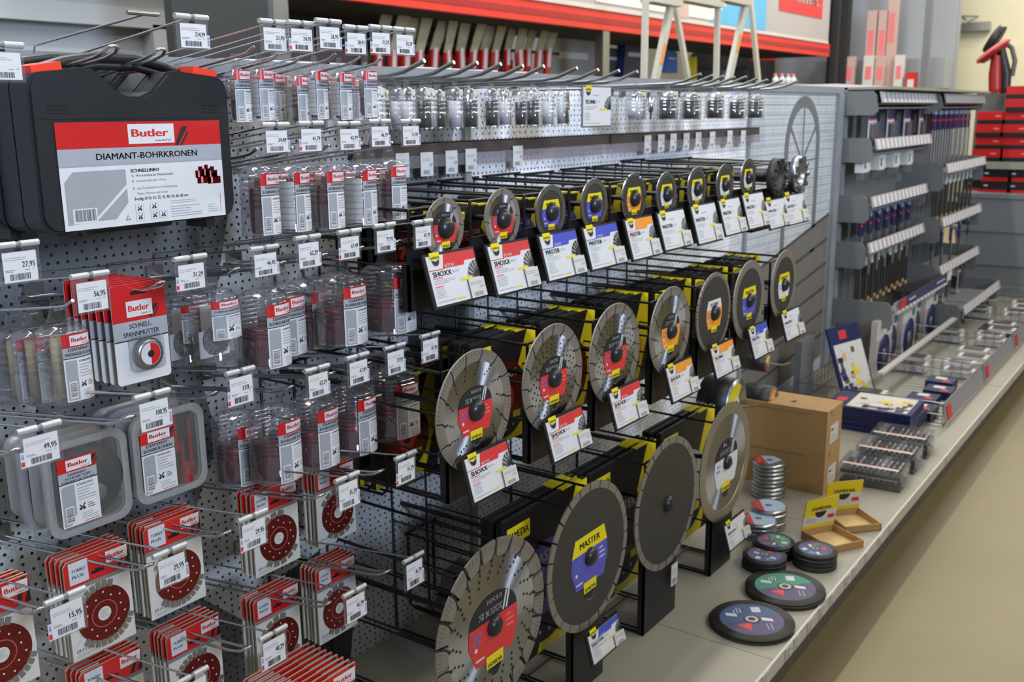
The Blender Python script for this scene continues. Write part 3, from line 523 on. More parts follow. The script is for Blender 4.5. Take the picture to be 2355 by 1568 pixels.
# ------------------------------------------------------------------ milky plastic boxes
def milky_box(kind):
    c = E_('plastic_box'); w, h, d = .132, .142, .055
    def rr(x0, z0, x1, z1, r, n=5):
        P = []
        for cx, cz, a in ((x0+r, z0+r, PI), (x1-r, z0+r, 1.5*PI), (x1-r, z1-r, 0), (x0+r, z1-r, PI/2)): P += [(cx+r*math.cos(a+k*PI/2/n), cz+r*math.sin(a+k*PI/2/n)) for k in range(n+1)]
        return P
    z1 = -.012; z0 = z1-h; o = rr(-w/2, z0, w/2, z1, .022); i_ = rr(-w/2+.011, z0+.011, w/2-.011, z1-.011, .018)
    b = MB(); n = len(o)
    for y in (0, .008): b.add([(x, y, z) for x, z in o]+[(x, y, z) for x, z in i_], [(k, (k+1) % n, n+(k+1) % n, n+k) for k in range(n)], 'milky')
    b.add([(x, 0, z) for x, z in o]+[(x, .008, z) for x, z in o], [(k, (k+1) % n, n+(k+1) % n, n+k) for k in range(n)], 'milky', True)
    b.add([(x, 0.002, z) for x, z in i_], [tuple(range(n))], 'milky_lid'); b.build('lid', c)
    b = MB(); s = rr(-w/2+.005, z0+.005, w/2-.005, z1-.005, .02); b.add([(x, .008, z) for x, z in s]+[(x*.96, d, z1-h/2+(z-z1+h/2)*.96) for x, z in s], [(k, (k+1) % n, n+(k+1) % n, n+k) for k in range(n)]+[tuple(range(2*n-1, n-1, -1))], 'milky', True); b.build('tray', c)
    b = MB(); b.prism([(-.022, z1-.004), (-.018, .016), (.018, .016), (.022, z1-.004)], .001, .003, 'blister'); b.build('hang_tab', c)
    b = MB(); lw, lh = (.060, .102); u0 = -.046 if kind == 'disc' else -.052
    b.T = lambda u, v, e: (u0+u, .0012-e, z0+.014+v); tt = ['DIAMANT-', 'SCHLEIFTOPF', 'THERMO \u00d8 125 mm'] if kind == 'disc' else ['DIAMANT-', 'BOHRKRONEN']
    tube_label(b, lw, lh, tt, b.T, 1)
    b.build('label', c)
    b = MB()
    if kind == 'disc':
        b.lathe([(.0001, -.004), (.058, -.004), (.058, .010), (.0001, .010)], 'disc_dark', 'y', 36, (.002, .012, z0+h/2)); b.lathe([(.0001, -.004), (.014, -.004), (.014, 0)], 'midgrey', 'y', 20, (.014, .007, z0+h/2-.02)); o_ = b.build('grinding_disc', c)
    else:
        b.bx(-w/2+.014, w/2-.014, .018, .04, z0+.014, z1-.014, 'dark')
        for x, z, r, L in ((.018, -.05, .006, .05), (.030, -.10, .005, .05), (.046, -.075, .004, .07), (.034, -.12, .009, .02)): b.tube([(x, .014, z-L/2), (x, .014, z+L/2)], [r, r*.7], 'dark_red', 8); b.tube([(x, .014, z-L/2-.012), (x, .014, z-L/2)], r*1.5, 'dark_red', 8)
        b.build('core_bit_set', c)
    return c
p = at(192, 985, 1.30); proto('mb1', lambda: milky_box('disc'), p, 'frosted plastic box with grinding disc inside, front one below the 49,95 tag', 'plastic box', 'frosted boxes at the left'); proto('mb1', None, p+Vector((-.001, .062, 0)), 'frosted plastic box with grinding disc, hidden half behind the front one', 'plastic box', 'frosted boxes at the left', (0, 0, .0))
p = at(383, 925, 1.31); proto('mb2', lambda: milky_box('bits'), p, 'frosted plastic box with red core bits inside below the 100,95 tag', 'plastic box', 'frosted boxes at the left'); proto('mb2', None, p+Vector((0, .062, 0)), 'frosted plastic box close behind the one with red core bits', 'plastic box', 'frosted boxes at the left', (0, 0, .0))
# ------------------------------------------------------------------ carded cutting discs
def blade_card(kind, w=.106, h=.158):
    c = E_('carded_cutting_disc')
    b = MB(); r = .006; out = [(-w/2, -h+.010), (w/2, -h+.010), (w/2, .010), (-w/2+r, .010), (-w/2, .010-r)]
    b.prism(out, 0, .0035, 'paper', 'saw_sleeve'); b.T = lambda u, v, e: (-w/2+u, -e, -h+.010+v)
    b.p2([(0, .74*h), (w, .74*h), (w, h), (r, h), (0, h-r)], 'red', .0003); b.q2(.07*w, .765*h, .36*w, .985*h, 'lightgrey', .0005)
    b.text(('TURBO', 'LASER')[kind == 'laser'], .11*w, .885*h, .030*h, 'ink', .0008, w=.2*w, bold=.02); b.text(('PLUS', 'PROFI')[kind == 'laser'], .11*w, .825*h, .030*h, 'ink', .0008, w=.17*w, bold=.02)
    b.p2([(.80*w, .75*h), (.86*w, .75*h), (.97*w, .99*h), (.9*w, .99*h)], 'ink', .0004); b.p2([(.92*w, .75*h), (w, .75*h), (w, .93*h)], 'ink', .0004)
    brand_box(b, .64*w, .85*h, .34*w, .12*h); b.q2(0, .70*h, w, .74*h, 'midgrey', .0004); b.q2(.40*w, .80*h, .60*w, .83*h, 'black', .0006); b.q2(.46*w, .83*h, .54*w, .845*h, 'black', .0006)
    b.p2([(.0*w, .08*h), (.15*w, .08*h), (.9*w, .70*h), (.7*w, .70*h)], 'lightgrey', .0004); b.text('\u00d8115', .06*w, .075*h, .034*h, 'midgrey', .0006, w=.2*w, bold=.02); b.lines(.06*w, .02*h, .45*w, .06*h, 2)
    b.build('card', c)
    d = MB(); R = .0435; cx, cz = .003, -h+.010+.365*h
    ring = [(cx+R*1.0*math.cos(k*PI/24), cz+R*math.sin(k*PI/24)) for k in range(48)]
    d.prism(ring, -.0016, .0008, 'brick_red')
    for k in range(18 if kind == 'laser' else 30):
        n = 18 if kind == 'laser' else 30; a = 2*PI*k/n
        if not (-2.4 < math.atan2(math.sin(a), math.cos(a)) < -.4 or 1.2 < math.atan2(math.sin(a), math.cos(a)) < 2.6): continue
        wd = .012 if kind == 'laser' else .0075; d.box((cx+(R+.0035)*math.cos(a), -.0008, cz+(R+.0035)*math.sin(a)), (.011, .0026, wd), 'segment', Matrix.Rotation(-a, 3, 'Y'))
    d.T = lambda u, v, e: (cx+u, -.0018-e, cz+v)
    for k in range(14):
        a = 2*PI*k/14+.2; q = R*(.80 if k % 2 else .66); d.p2([(q*math.cos(a)+.0016*math.cos(j*PI/4), q*math.sin(a)+.0016*math.sin(j*PI/4)) for j in range(8)], 'paper', .0002)
    d.p2([(.011*math.cos(j*PI/12), .011*math.sin(j*PI/12)) for j in range(24)], 'paper', .0003); d.lines(-.007, -.006, .008, .007, 6, 'faint', .0005)
    for q in (.020, .021):
        for j in range(24): a0, a1 = j*PI/12, (j+1)*PI/12; d.p2([(q*math.cos(a0), q*math.sin(a0)), (q*math.cos(a1), q*math.sin(a1)), ((q+.0004)*math.cos(a1), (q+.0004)*math.sin(a1)), ((q+.0004)*math.cos(a0), (q+.0004)*math.sin(a0))], 'pink', .0003)
    d.build('disc', c); return c
STK = [('turbo', 222, 1283, 1.32, 5, 'behind the 15,95 tag'), ('turbo', 398, 1204, 1.33, 5, 'beside the left 29,95 tag'), ('laser', 628, 1130, 1.33, 4, 'below the first large tubes'), ('laser', 770, 1081, 1.38, 4, 'behind the 31,29 tag'),
       ('turbo', 444, 1450, 1.33, 5, 'at the bottom edge under the second'), ('laser', 636, 1371, 1.33, 4, 'behind the 40,29 tag'), ('laser', 773, 1302, 1.35, 5, 'behind the 41,79 tag'), ('turbo', 255, 1530, 1.33, 4, 'cut by the bottom edge'), ('turbo', -22, 1370, 1.30, 4, 'cut by the left edge')]
for (kind, px, py, Y, n, where) in STK:
    p = at(px, py, Y)
    for i in range(n): proto('bc'+kind, lambda: blade_card(kind), p+Vector((random.uniform(-.002, .002), .011*i, random.uniform(-.001, .001))), 'red card with cutting disc %s, %s' % (where, 'the front card' if i == 0 else '%s card behind it' % ORD[i-1]), 'cutting disc pack', 'carded cutting discs')
p = at(745, 1580, 1.12)
for i in range(9): proto('bcbig', lambda: blade_card('laser', .15, .2), p+Vector((0, .014*i, 0)), 'larger red card at the bottom edge, %s' % ('the front card' if i == 0 else '%s card behind it' % ORD[i-1]), 'cutting disc pack', 'large cards at the bottom edge')
display_hook(None, at(905, 1600, 1.1), 'double wire hook carrying the larger red cards at the bottom edge', True)
# ------------------------------------------------------------------ yellow and black fan-blade emblem
def emblem(b, u, v, s, dark='ink'):
    b.p2([(u, v+.5*s), (u+s, v+.5*s), (u+1.02*s, v+s), (u-.02*s, v+s)], 'yellow', .0010)
    b.text('SAMEDIA', u+.5*s, v+.56*s, .17*s, 'ink', .0014, 'c', w=.86*s, bold=.02)
    b.p2([(u+.12*s, v+.5*s)]+[(u+.5*s-.36*s*math.cos(k*PI/10), v+.44*s-.36*s*math.sin(k*PI/10)) for k in range(11)]+[(u+.88*s, v+.5*s), (u+.5*s, v+.38*s)], dark, .0010)
    for k in range(1, 10): a = PI+k*PI/10; b.p2([(u+.5*s+.30*s*math.cos(a+d), v+.42*s+.30*s*math.sin(a+d)) for d in (-.06, .06)]+[(u+.5*s+.36*s*math.cos(a), v+.42*s+.36*s*math.sin(a))], 'lightgrey', .0012)
DCOL = {'red': 'label_red', 'blue': 'violet', 'orange': 'orange', 'white': 'white'}
def disc(R, body, rim, col, word, slots=12, segs=0, dots='rows', sub='BX13', holes=0, head='ink', hubr=.17, label=True):
    """saw or cutting disc lying in the x,z plane, front towards -y, centre at the origin"""
    t = E_('cutting_disc'); b = MB(); ri = R*(.90 if segs and body == 'blade_black' else .80)
    N = 72
    b.lathe([(.0001, -.0012), (ri, -.0012), (ri, .0012), (.0001, .0012)], body, 'y', N, smooth=False)
    b.T = lambda u, v, e: (u, -.0014-e, v)
    def dot(x, z, r, m='black', e=.0002): b.p2([(x+r*math.cos(k*PI/4), z+r*math.sin(k*PI/4)) for k in range(8)], m, e)
    rnd = random.Random(int(R*1e4))
    if dots == 'rows':
        for k in range(slots):
            a0 = 2*PI*k/slots+.1; n = 3
            for j in range(n): rr = R*(.72-.06*j); a = a0+.06*j; dot(rr*math.cos(a), rr*math.sin(a), R*.019)
    elif dots == 'many':
        for q, n in ((.40, 18), (.48, 20), (.56, 24), (.64, 26), (.72, 24)):
            for k in range(n): a = 2*PI*k/n+q*3; dot(R*q*math.cos(a), R*q*math.sin(a), R*.021)
    elif dots == 'ring':
        for k in range(10): a = 2*PI*k/10+.3; dot(R*.78*math.cos(a), R*.78*math.sin(a), R*.022)
    b.build('blade', t)
    b = MB(); b.T = lambda u, v, e: (u, -.0018-e, v)
    if segs:
        gap = .10 if body == 'blade_black' or body == 'blade_grey' else .14
        for k in range(segs):
            a0 = 2*PI*(k+gap/2)/segs; a1 = 2*PI*(k+1-gap/2)/segs; n = 5
            P = [(R*math.cos(a0+(a1-a0)*i/n), R*math.sin(a0+(a1-a0)*i/n)) for i in range(n+1)]+[(ri*math.cos(a1-(a1-a0)*i/n), ri*math.sin(a1-(a1-a0)*i/n)) for i in range(n+1)]
            b.prism(P, -.0017, .0017, rim)
    else: b.lathe([(ri*.998, -.0012), (ri, -.0016), (R*.995, -.0016), (R, -.001), (R, .001), (R*.995, .0016), (ri, .0016)], rim, 'y', N, smooth=False)
    if slots:
        for k in range(slots):
            a = 2*PI*k/slots; L0, L1, L2 = R*.995, R*.86, R*.78; w = R*.012
            def pt(r, a): return Vector((r*math.cos(a), r*math.sin(a)))
            for p, q in ((pt(L0, a), pt(L1, a+.03)), (pt(L1, a+.03), pt(L2, a+.10))):
                d = (q-p).normalized(); n = Vector((-d.y, d.x))*w; b.p2([p+n, q+n, q-n, p-n], 'black', .0002)
            c = pt(L2, a+.10); b.p2([(c.x+R*.024*math.cos(j*PI/4), c.y+R*.024*math.sin(j*PI/4)) for j in range(8)], 'black', .0003)
        if rim == 'segment':
            for k in range(slots*6):
                if k % 6 == 0: continue
                a = 2*PI*(k+.0)/(slots*6); p, q = Vector((R*.985*math.cos(a), R*.985*math.sin(a))), Vector((R*.90*math.cos(a+.03), R*.90*math.sin(a+.03))); d = (q-p).normalized(); n = Vector((-d.y, d.x))*R*.0035
                b.p2([p+n, q+n, q-n, p-n], 'blade_grey', .0002)
    b.build('rim', t)
    if label:
        b = MB(); b.T = lambda u, v, e: (u, -.0016-e, v); w = R*.45 if R > .08 else R*.60; s = w/.45
        top = [(w*math.cos(k*PI/12)*.98, .10*s+.30*s*math.sin(k*PI/12)) for k in range(13)]
        c = DCOL[col]
        low = [(-w*.98, .10*s), (w*.98, .10*s), (w*1.02, -.1*s), (w*.80, -.38*s), (-w*.74, -.38*s), (-w*1.02, -.1*s)]
        if head == 'ink': b.p2(top, 'ink', .0002); b.text(sub, .02*s, .29*s, .055*s, 'white', .0005, 'c', w=.26*s, bold=.02); b.text(word, -.05*s, .15*s, .085*s, 'white', .0005, 'c', w=.42*s, bold=.04)
        else: b.p2([(-w*.8, .33*s), (w*.8, .33*s), (w*.98, .10*s), (-w*.98, .10*s)], head, .0002); b.text(word, 0, .17*s, .09*s, 'ink', .0005, 'c', w=.5*s, bold=.03)
        b.p2(low, c, .0003)
        if head == 'ink': b.p2([(.16*s, .12*s), (.19*s, .12*s), (.26*s, .34*s), (.23*s, .34*s)], 'lightgrey', .0005); b.p2([(.22*s, .12*s), (.25*s, .12*s), (.31*s, .32*s), (.28*s, .34*s)], 'lightgrey', .0005)
        for j, (x, z) in enumerate(((-.34, .0), (-.26, .0), (-.36, -.08), (-.28, -.08), (-.33, -.16))): b.p2([((x+.028*math.cos(k*PI/4))*s, (z+.028*math.sin(k*PI/4))*s) for k in range(8)], 'skyc' if j < 4 else 'white', .0005)
        b.lines(.24*s, -.14*s, .38*s, .06*s, 3, 'pink' if col == 'red' else 'lightgrey', .0005); b.lines(-.34*s, -.33*s, -.18*s, -.26*s, 1, 'white', .0006)
        emblem(b, -.15*s, -.64*s, .31*s); b.build('disc_label', t)
    b = MB(); h = min(R*.40, .0215)
    b.lathe([(h, -.001), (h*.98, -h*.25), (h*.8, -h*.55), (h*.45, -h*.75), (.0001, -h*.8)], 'hub', 'y', 24); b.build('hub_cap', t)
    return t
def sign_card(w, h, col, cat_, word, sub, price=True, seed=1, grey=False):
    t = E_('product_sign'); b = MB(); b.bx(-w/2, w/2, 0, .0015, -h, 0, 'white'); b.T = lambda u, v, e: (-w/2+u, -e, -h+v)
    if col != 'white':
        c = {'red': 'label_red', 'blue': 'blue', 'orange': 'orange'}[col]
        b.p2([(.35*w, h), (w, h), (w, .80*h), (.76*w, .80*h), (.73*w, .715*h), (.0, .715*h), (0, .70*h), (.0, .715*h), (.29*w, .715*h)], c, .0003); b.q2(0, .70*h, .32*w, .718*h, c, .0004)
        b.text(cat_, .33*w, .735*h, .065*h, 'white', .0007, w=.19*w, bold=.02)
    else: b.text(cat_, .36*w, .78*h, .03*h, 'faint', .0007, w=.18*w)
    emblem(b, .07*w, .76*h, .20*w)
    b.text(word, .06*w, .575*h, .105*h, 'ink', .0007, w=.38*w, bold=.03); b.text(sub, .46*w, .60*h, .05*h, 'faint', .0007, w=.13*w, bold=.0)
    if col != 'white': b.q2(.05*w, .53*h, .24*w, .56*h, 'pink' if col == 'red' else 'pale_blue' if col == 'blue' else 'tan', .0006); b.q2(.05*w, .36*h, .22*w, .39*h, 'pink' if col == 'red' else 'pale_blue' if col == 'blue' else 'tan', .0006)
    b.lines(.05*w, .42*h, .52*w, .52*h, 3, seed=seed); b.lines(.05*w, .14*h, .3*w, .35*h, 5, seed=seed+3)
    b.lines(.05*w, .05*h, .4*w, .10*h, 1, 'faint')
    for k in range(4): b.q2((.42+.05*k)*w, .05*h, (.455+.05*k)*w, .085*h, 'yellow', .0006)
    cx, cz, R = 1.0*w, .42*h, .36*min(w, h)
    b.p2([(cx, cz)]+[(cx+R*math.cos(a), cz+R*math.sin(a)) for a in [PI/2+k*PI/24 for k in range(13)]], 'blade_grey' if col != 'blue' else 'ink', .0005)
    for k in range(5): a = PI/2+(k+.5)*PI/10; b.p2([(cx+R*math.cos(a-.03), cz+R*math.sin(a-.03)), (cx+R*math.cos(a+.03), cz+R*math.sin(a+.03)), (cx+.6*R*math.cos(a+.10), cz+.6*R*math.sin(a+.10)), (cx+.6*R*math.cos(a+.04), cz+.6*R*math.sin(a+.04))], 'white', .0007)
    b.p2([(cx, cz)]+[(cx+.42*R*math.cos(a), cz+.42*R*math.sin(a)) for a in [PI/2+k*PI/24 for k in range(13)]], 'ink', .0008)
    b.p2([(.60*w, .40*h), (.84*w, .40*h), (.84*w, .45*h), (.60*w, .45*h)], 'yellow', .0009); b.build('sign_sheet', t)
    if price:
        b = MB(); b.bx(w*.22, w*.56, -.003, -.0015, -h*1.0, -h*.60, 'paper'); b.T = lambda u, v, e: (w*.22+u, -.003-e, -h+v); W_, H_ = .34*w, .40*h
        b.lines(.08*W_, .65*H_, .9*W_, .85*H_, 2, 'faint'); b.bars(.2*W_, .06*H_, .8*W_, .28*H_, 'faint', 9); b.lines(.6*W_, .45*H_, .92*W_, .6*H_, 2, 'midgrey'); b.q2(-.03*W_, 0, .0, H_, 'ink', .0003); b.build('price_sticker', t)
    return t
def package(w, h, col='label_red', word='SHOXX', th=.014):
    c = E_('disc_package'); b = MB(); b.bx(-w/2, w/2, 0, th, -h/2, h/2, 'black'); b.T = lambda u, v, e: (-w/2+u, -e, -h/2+v)
    b.p2([(.38*w, 0), (.78*w, 0), (1*w, .5*h), (1*w, h), (.86*w, h)], 'yellow', .0003); b.p2([(0, 0), (.22*w, 0), (.02*w, .12*h), (0, .12*h)], 'yellow', .0003)
    for k in (1,): b.p2([(w*.5+.36*w*math.cos(j*PI/14), .40*h+.36*w*math.sin(j*PI/14)) for j in range(28)], 'ink', .0005)
    b.p2([(w*.5+.36*w*math.cos(j*PI/14), .40*h+.36*w*math.sin(j*PI/14)) for j in range(-2, 17)], 'brick_red' if col == 'label_red' else col, .0007)
    b.p2([(w*.5+.14*w*math.cos(j*PI/10), .40*h+.14*w*math.sin(j*PI/10)) for j in range(20)], col, .0009); b.p2([(w*.5+.06*w*math.cos(j*PI/10), .40*h+.06*w*math.sin(j*PI/10)) for j in range(20)], 'black', .0011)
    b.text(word, .5*w, .60*h, .075*h, 'white', .0011, 'c', w=.36*w, bold=.03); b.text('BX13', .34*w, .52*h, .045*h, 'lightgrey', .0011, 'l', w=.12*w)
    for j in range(6): a = PI+.5+j*.38; b.p2([(w*.5+(.29*math.cos(a)+.014*math.cos(k))*w, .40*h+(.29*math.sin(a)+.014*math.sin(k))*w) for k in range(6)], 'pale_blue', .0010)
    b.q2(.62*w, .20*h, .74*w, .26*h, 'yellow', .0011); b.q2(.05*w, .84*h, .30*w, .95*h, 'yellow', .0006); b.text('SAMEDIA', .175*w, .87*h, .05*h, 'ink', .0009, 'c', w=.22*w, bold=.03)
    b.build('carton', c)
    b = MB(); b.bx(-w/2+.004, w/2-.004, .003, th-.003, h/2, h/2+.003, 'hub'); b.bx(w*.18, w*.42, .0, th, h/2+.0005, h/2+.004, 'yellow'); b.build('lid_flap', c)
    return c
def rack(x, yf, ztop, zbot, w, cardw, lean=.0):
    """black wire cradle hooked in the panel: side rails, back bars, front plate"""
    t = thing('wire_rack', (x, YW, 0), '', 'rack'); D = YW-yf; hw = w/2; r = .0033
    b = MB()
    for s in (-1, 1):
        b.tube([(s*hw, .0, ztop), (s*hw, -D+.012, ztop-.004)], r, 'blackwire'); b.tube([(s*hw, -.001, ztop), (s*hw, -.003, zbot+.01), (s*hw, -.02, zbot), (s*hw, -D+.02, zbot), (s*hw, -D+.006, zbot+.012), (s*hw, -D+.006, ztop-.004)], r, 'blackwire')
        for q in (.35, .66): z = zbot+(ztop-zbot)*q; b.tube([(s*hw, -.004, z), (s*hw, -D+.008, z)], r*.75, 'blackwire', 6)
    b.tube([(-hw*1.25, -.004, ztop+.004), (hw*1.25, -.004, ztop+.004)], r, 'blackwire'); b.tube([(-hw, -D+.012, ztop-.004), (hw, -D+.012, ztop-.004)], r, 'blackwire')
    for q in (.25, .5, .75): b.tube([(-hw, -D*q, zbot), (hw, -D*q, zbot)], r*.75, 'blackwire', 6)
    for s in (-.4, .4): b.tube([(s*w, -.01, zbot), (s*w, -D+.01, zbot)], r*.75, 'blackwire', 6)
    b.build('wire_frame', t)
    if cardw < .06: return t
    b = MB(); pw = cardw*.52; b.bx(-pw, pw, -D, -D+.006, zbot-.004, zbot+(ztop-zbot)*.62, 'black'); b.bx(-pw, -pw+.004, -D, -D+.018, zbot-.004, zbot+(ztop-zbot)*.45, 'black'); b.build('front_plate', t)
    return t
RACKS = [ # row, disc centre px, top py, hub x..., card TLx, TLy, TRx, BLy, colour, words, disc kind, Y
 (1, 1022, 453, 524, (978, 590, 1087, 573, 712), 'red', 'BETON', 'SHOXX', 'BX13', 's8', 'red'),
 (1, 1155, 433, 503, (1121, 567, 1213, 552, 683), 'red', 'BETON', 'SHOXX', 'BX13', 's8', 'red'),
 (1, 1266, 424, 487, (1241, 542, 1322, 532, 651), 'blue', 'GRANIT', 'MASTER', 'CZ14', 'k', 'blue'),
 (1, 1366, 410, 470, (1342, 525, 1416, 514, 625), 'blue', 'GRANIT', 'MASTER', 'CZ14', 'k', 'blue'),
 (1, 1457, 398, 456, (1438, 507, 1498, 497, 602), 'orange', 'UNIVERSAL', 'MASTER', 'UX', 'g', 'orange'),
 (1, 1532, 395, 446, (1513, 490, 1571, 483, 580), 'white', 'FLIESEN', 'MASTER', 'CF', 'k', 'white'),
 (1, 1602, 384, 434, (1590, 475, 1643, 467, 565), 'white', 'FLIESEN', 'MASTER', 'CF', 'k', 'white'),
 (1, 1666, 377, 424, (1654, 462, 1699, 455, 545), 'white', 'FLIESEN', 'MASTER', 'CF', 'k', 'white'),
 (1, 1720, 364, 408, (1708, 450, 1753, 442, 530), 'white', 'FLIESEN', 'MASTER', 'CF', 'k', 'white'),
 (1, 1778, 363, 407, (1760, 462, 1803, 457, 530), 'white', 'BETON', 'MASTER', 'PCD', 'cupb', 'white'),
 (1, 1828, 358, 401, (1803, 450, 1846, 446, 520), 'white', 'BETON', 'SHOXX', 'CUP', 'cups', 'white'),
 (2, 1092, 803, 942, (1068, 1052, 1164, 1020, 1170), 'red', 'BETON', 'SHOXX', 'BX13', 's14', 'red'),
 (2, 1272, 745, 868, (1255, 969, 1336, 940, 1075), 'red', 'BETON', 'SHOXX', 'RX', 'm', 'red'),
 (2, 1414, 698, 812, (1402, 903, 1469, 877, 998), 'red', 'BETON', 'SHOXX', 'BX', 'm', 'red'),
 (2, 1541, 660, 760, (1532, 848, 1589, 822, 935), 'orange', 'UNIVERSAL', 'SHOXX', 'UX', 'mo', 'orange'),
 (2, 1641, 628, 719, (1635, 800, 1684, 782, 880), 'orange', 'UNIVERSAL', 'TECHNIC', 'U', 'bt', 'orange'),
 (2, 1722, 600, 690, (1722, 757, 1762, 740, 835), 'blue', 'GRANIT', 'MASTER', 'CZ', 'bk', 'blue'),
 (2, 1802, 576, 654, (1798, 722, 1836, 707, 792), 'white', 'FLIESEN', 'MASTER', 'CF', 'bw', 'white'),
 (3, 1134, 1242, 1437, None, 'red', 'BETON', 'SHOXX', 'BX13', 'big', 'red'),
 (3, 1355, 1112, 1278, (1352, 1465, 1419, 1412, 1550), 'blue', 'ASPHALT', 'MASTER', 'A', 'bigm', 'blue'),
 (3, 1534, 1010, 1157, None, 'white', '', '', '', 'bigp', None),
 (3, 1669, 930, 1062, (1667, 1207, 1711, 1180, 1283), 'white', 'FLIESEN', 'SHOXX', 'F', 'bigs', 'white')]
KIND = {'s8': 'slotted silver', 'k': 'dark continuous-rim', 'g': 'dark gapped-rim', 's14': 'large slotted silver', 'm': 'large perforated silver', 'mo': 'large perforated silver', 'bt': 'large black segmented', 'bk': 'large black', 'bw': 'large black', 'big': 'huge silver', 'bigm': 'huge black segmented', 'bigp': 'huge plain black segmented', 'bigs': 'huge smooth silver'}
ROWC = {1: 'upper', 2: 'middle', 3: 'bottom'}; YR = {1: 1.20, 2: 1.08, 3: 1.05}
rc_ = {}
for (row, cx, ty, hy_, cd, col, cat_, word, sub, kind, dcol) in RACKS:
    rc_[row] = rc_.get(row, 0)+1; nth = ORD[rc_[row]-1]; Y = YR[row]; rn = ROWC[row]
    c = at(cx, hy_, Y); R = abs(at(cx, ty, Y).z-c.z)
    if kind in ('cupb', 'cups'): c.y = Y
    wpk = 2*R+.012
    # front sign, leaning with its lower edge out
    if cd:
        x0, y0, x1, y1, yb = cd; Yc = Y-.02; a = at(x0, y0, Yc); bq = at(x1, y1, Yc); w = bq.x-a.x; zt = (a.z+bq.z)/2; zb = at(x0+(x1-x0)*.1, yb, Yc-.03).z; h = (zt-zb)/math.cos(.28); xm = (a.x+bq.x)/2
    else: w = R*1.0; xm = c.x+.01; zt = c.z-R-.03; zb = max(SH+.002, zt-.16); h = zt-zb
    rw = min(w*1.0, wpk); rbot = max(zb-.012, SH+.006) if row < 3 else SH+.006
    rk = rack(xm, Y+.018, c.z+R*.72, rbot, rw, w)
    tag(rk, 'black wire rack %s from left in the %s row of disc racks' % (nth, rn), 'rack', 'black wire disc racks')
    lab = '%s disc, %s centre label, %s from left in the %s rack row' % (KIND.get(kind, ''), dcol or 'no', nth, rn)
    dl = {'s8': lambda: disc(R, 'steel', 'segment', dcol, word, 8, 0, None), 'k': lambda: disc(R, 'blade_black', 'zinc', dcol, word, 0, 0, 'ring', sub, head='yellow'),
          'g': lambda: disc(R, 'blade_black', 'zinc', dcol, word, 0, 6, None, sub, head='yellow'), 's14': lambda: disc(R, 'steel', 'segment', dcol, word, 14, 0, 'rows'),
          'm': lambda: disc(R, 'steel', 'segment', dcol, word, 16, 0, 'many', sub), 'mo': lambda: disc(R, 'steel', 'segment', dcol, word, 12, 0, 'rows', sub),
          'bt': lambda: disc(R, 'blade_black', 'segment', dcol, word, 0, 36, None, sub, head='white'), 'bk': lambda: disc(R, 'blade_black', 'segment', dcol, word, 0, 0, 'ring', sub, head='yellow'), 'bw': lambda: disc(R, 'blade_black', 'segment', dcol, word, 0, 0, None, sub, head='yellow'),
          'big': lambda: disc(R, 'steel', 'segment', dcol, word, 21, 21, 'rows', hubr=.13), 'bigm': lambda: disc(R, 'blade_black', 'segment', dcol, word, 0, 24, None, sub, head='yellow', hubr=.13), 'bigp': lambda: disc(R, 'blade_black', 'segment', 'white', word, 0, 24, None, label=False, hubr=.13), 'bigs': lambda: disc(R, 'steel', 'zinc', dcol, word, 0, 0, None, sub, hubr=.13)}
    if kind in dl:
        d = dl[kind](); d.location = c; tag(d, lab, 'cutting disc', 'display discs')
        b = MB(); b.tube([(0, .0, 0), (0, YW-c.y-.0, 0)], .006, 'blackwire'); b.tube([(0, .0015, 0), (0, .012, 0)], R*.16, 'black', 16); o = b.build('display_spindle', rk, (c.x-xm, c.y-YW, c.z))
    else:
        d = E_('grinding_cup'); m = 'blade_black' if kind == 'cupb' else 'steelcup'; b = MB()
        b.lathe([(R*.2, -.006), (R*.5, -.010), (R*.55, -.02), (R*.62, -.022), (R*.98, -.022), (R, -.018), (R, 0), (R*.5, .004), (R*.2, 0)], m, 'y', 40)
        for k in range(10): a = k*2*PI/10; b.box((R*.85*math.cos(a), -.025, R*.85*math.sin(a)), (R*.30, .008, R*.20), m, Matrix.Rotation(-a-.3, 3, 'Y'))
        b.build('cup', d); b = MB(); b.lathe([(R*.2, -.008), (R*.18, -.012), (.0001, -.013)], 'hub', 'y', 16); b.build('hub_cap', d)
        d.location = c; tag(d, ('black segmented grinding cup' if kind == 'cupb' else 'silver scalloped grinding cup')+', near the far end of the upper rack row', 'grinding cup')
        b = MB(); b.tube([(0, .0, 0), (0, YW-c.y, 0)], R*.3, 'black', 12); b.build('display_spindle', rk, (c.x-xm, c.y-YW, c.z))
    if cd:
        s = sign_card(w, h, col, cat_, word, sub, True, rc_[row]); s.location = (xm, Y-.02, zt); s.rotation_euler = (-.28, 0, 0)
        tag(s, 'white product sign with %s header, %s from left in the %s rack row' % (col if col != 'white' else 'plain', nth, rn), 'sign', 'product signs on the disc racks')
        b = MB(); b.T = None; rot = Matrix.Rotation(-.28, 3, 'X'); cc = rot @ Vector((0, .004, -h/2)); b.box(cc, (w+.012, .004, h+.010), 'black', rot); b.box(rot @ Vector((0, .012, -h*.5)), (w*.5, .02, h*.5), 'black', rot); b.build('sign_holder', rk, (0, Y-.02-YW, zt))
    elif kind == 'bigp':
        b = MB(); b.bx(0, .035, 0, .001, -.06, 0, 'paper'); b.T = lambda u, v, e: (u, -e, -.06+v); b.lines(.004, .03, .03, .05, 3); b.bars(.006, .006, .028, .02, 'faint', 8); p = at(1548, 1302, Y+.002); o = b.build('price_sticker', None, (p.x, Y+.006, p.z)); tag(o, 'small white price sticker on the black plate below the plain black disc', 'label')
    # cartons lined up in the rack behind the display disc
    n = {1: 4, 2: 4, 3: 3}[row]
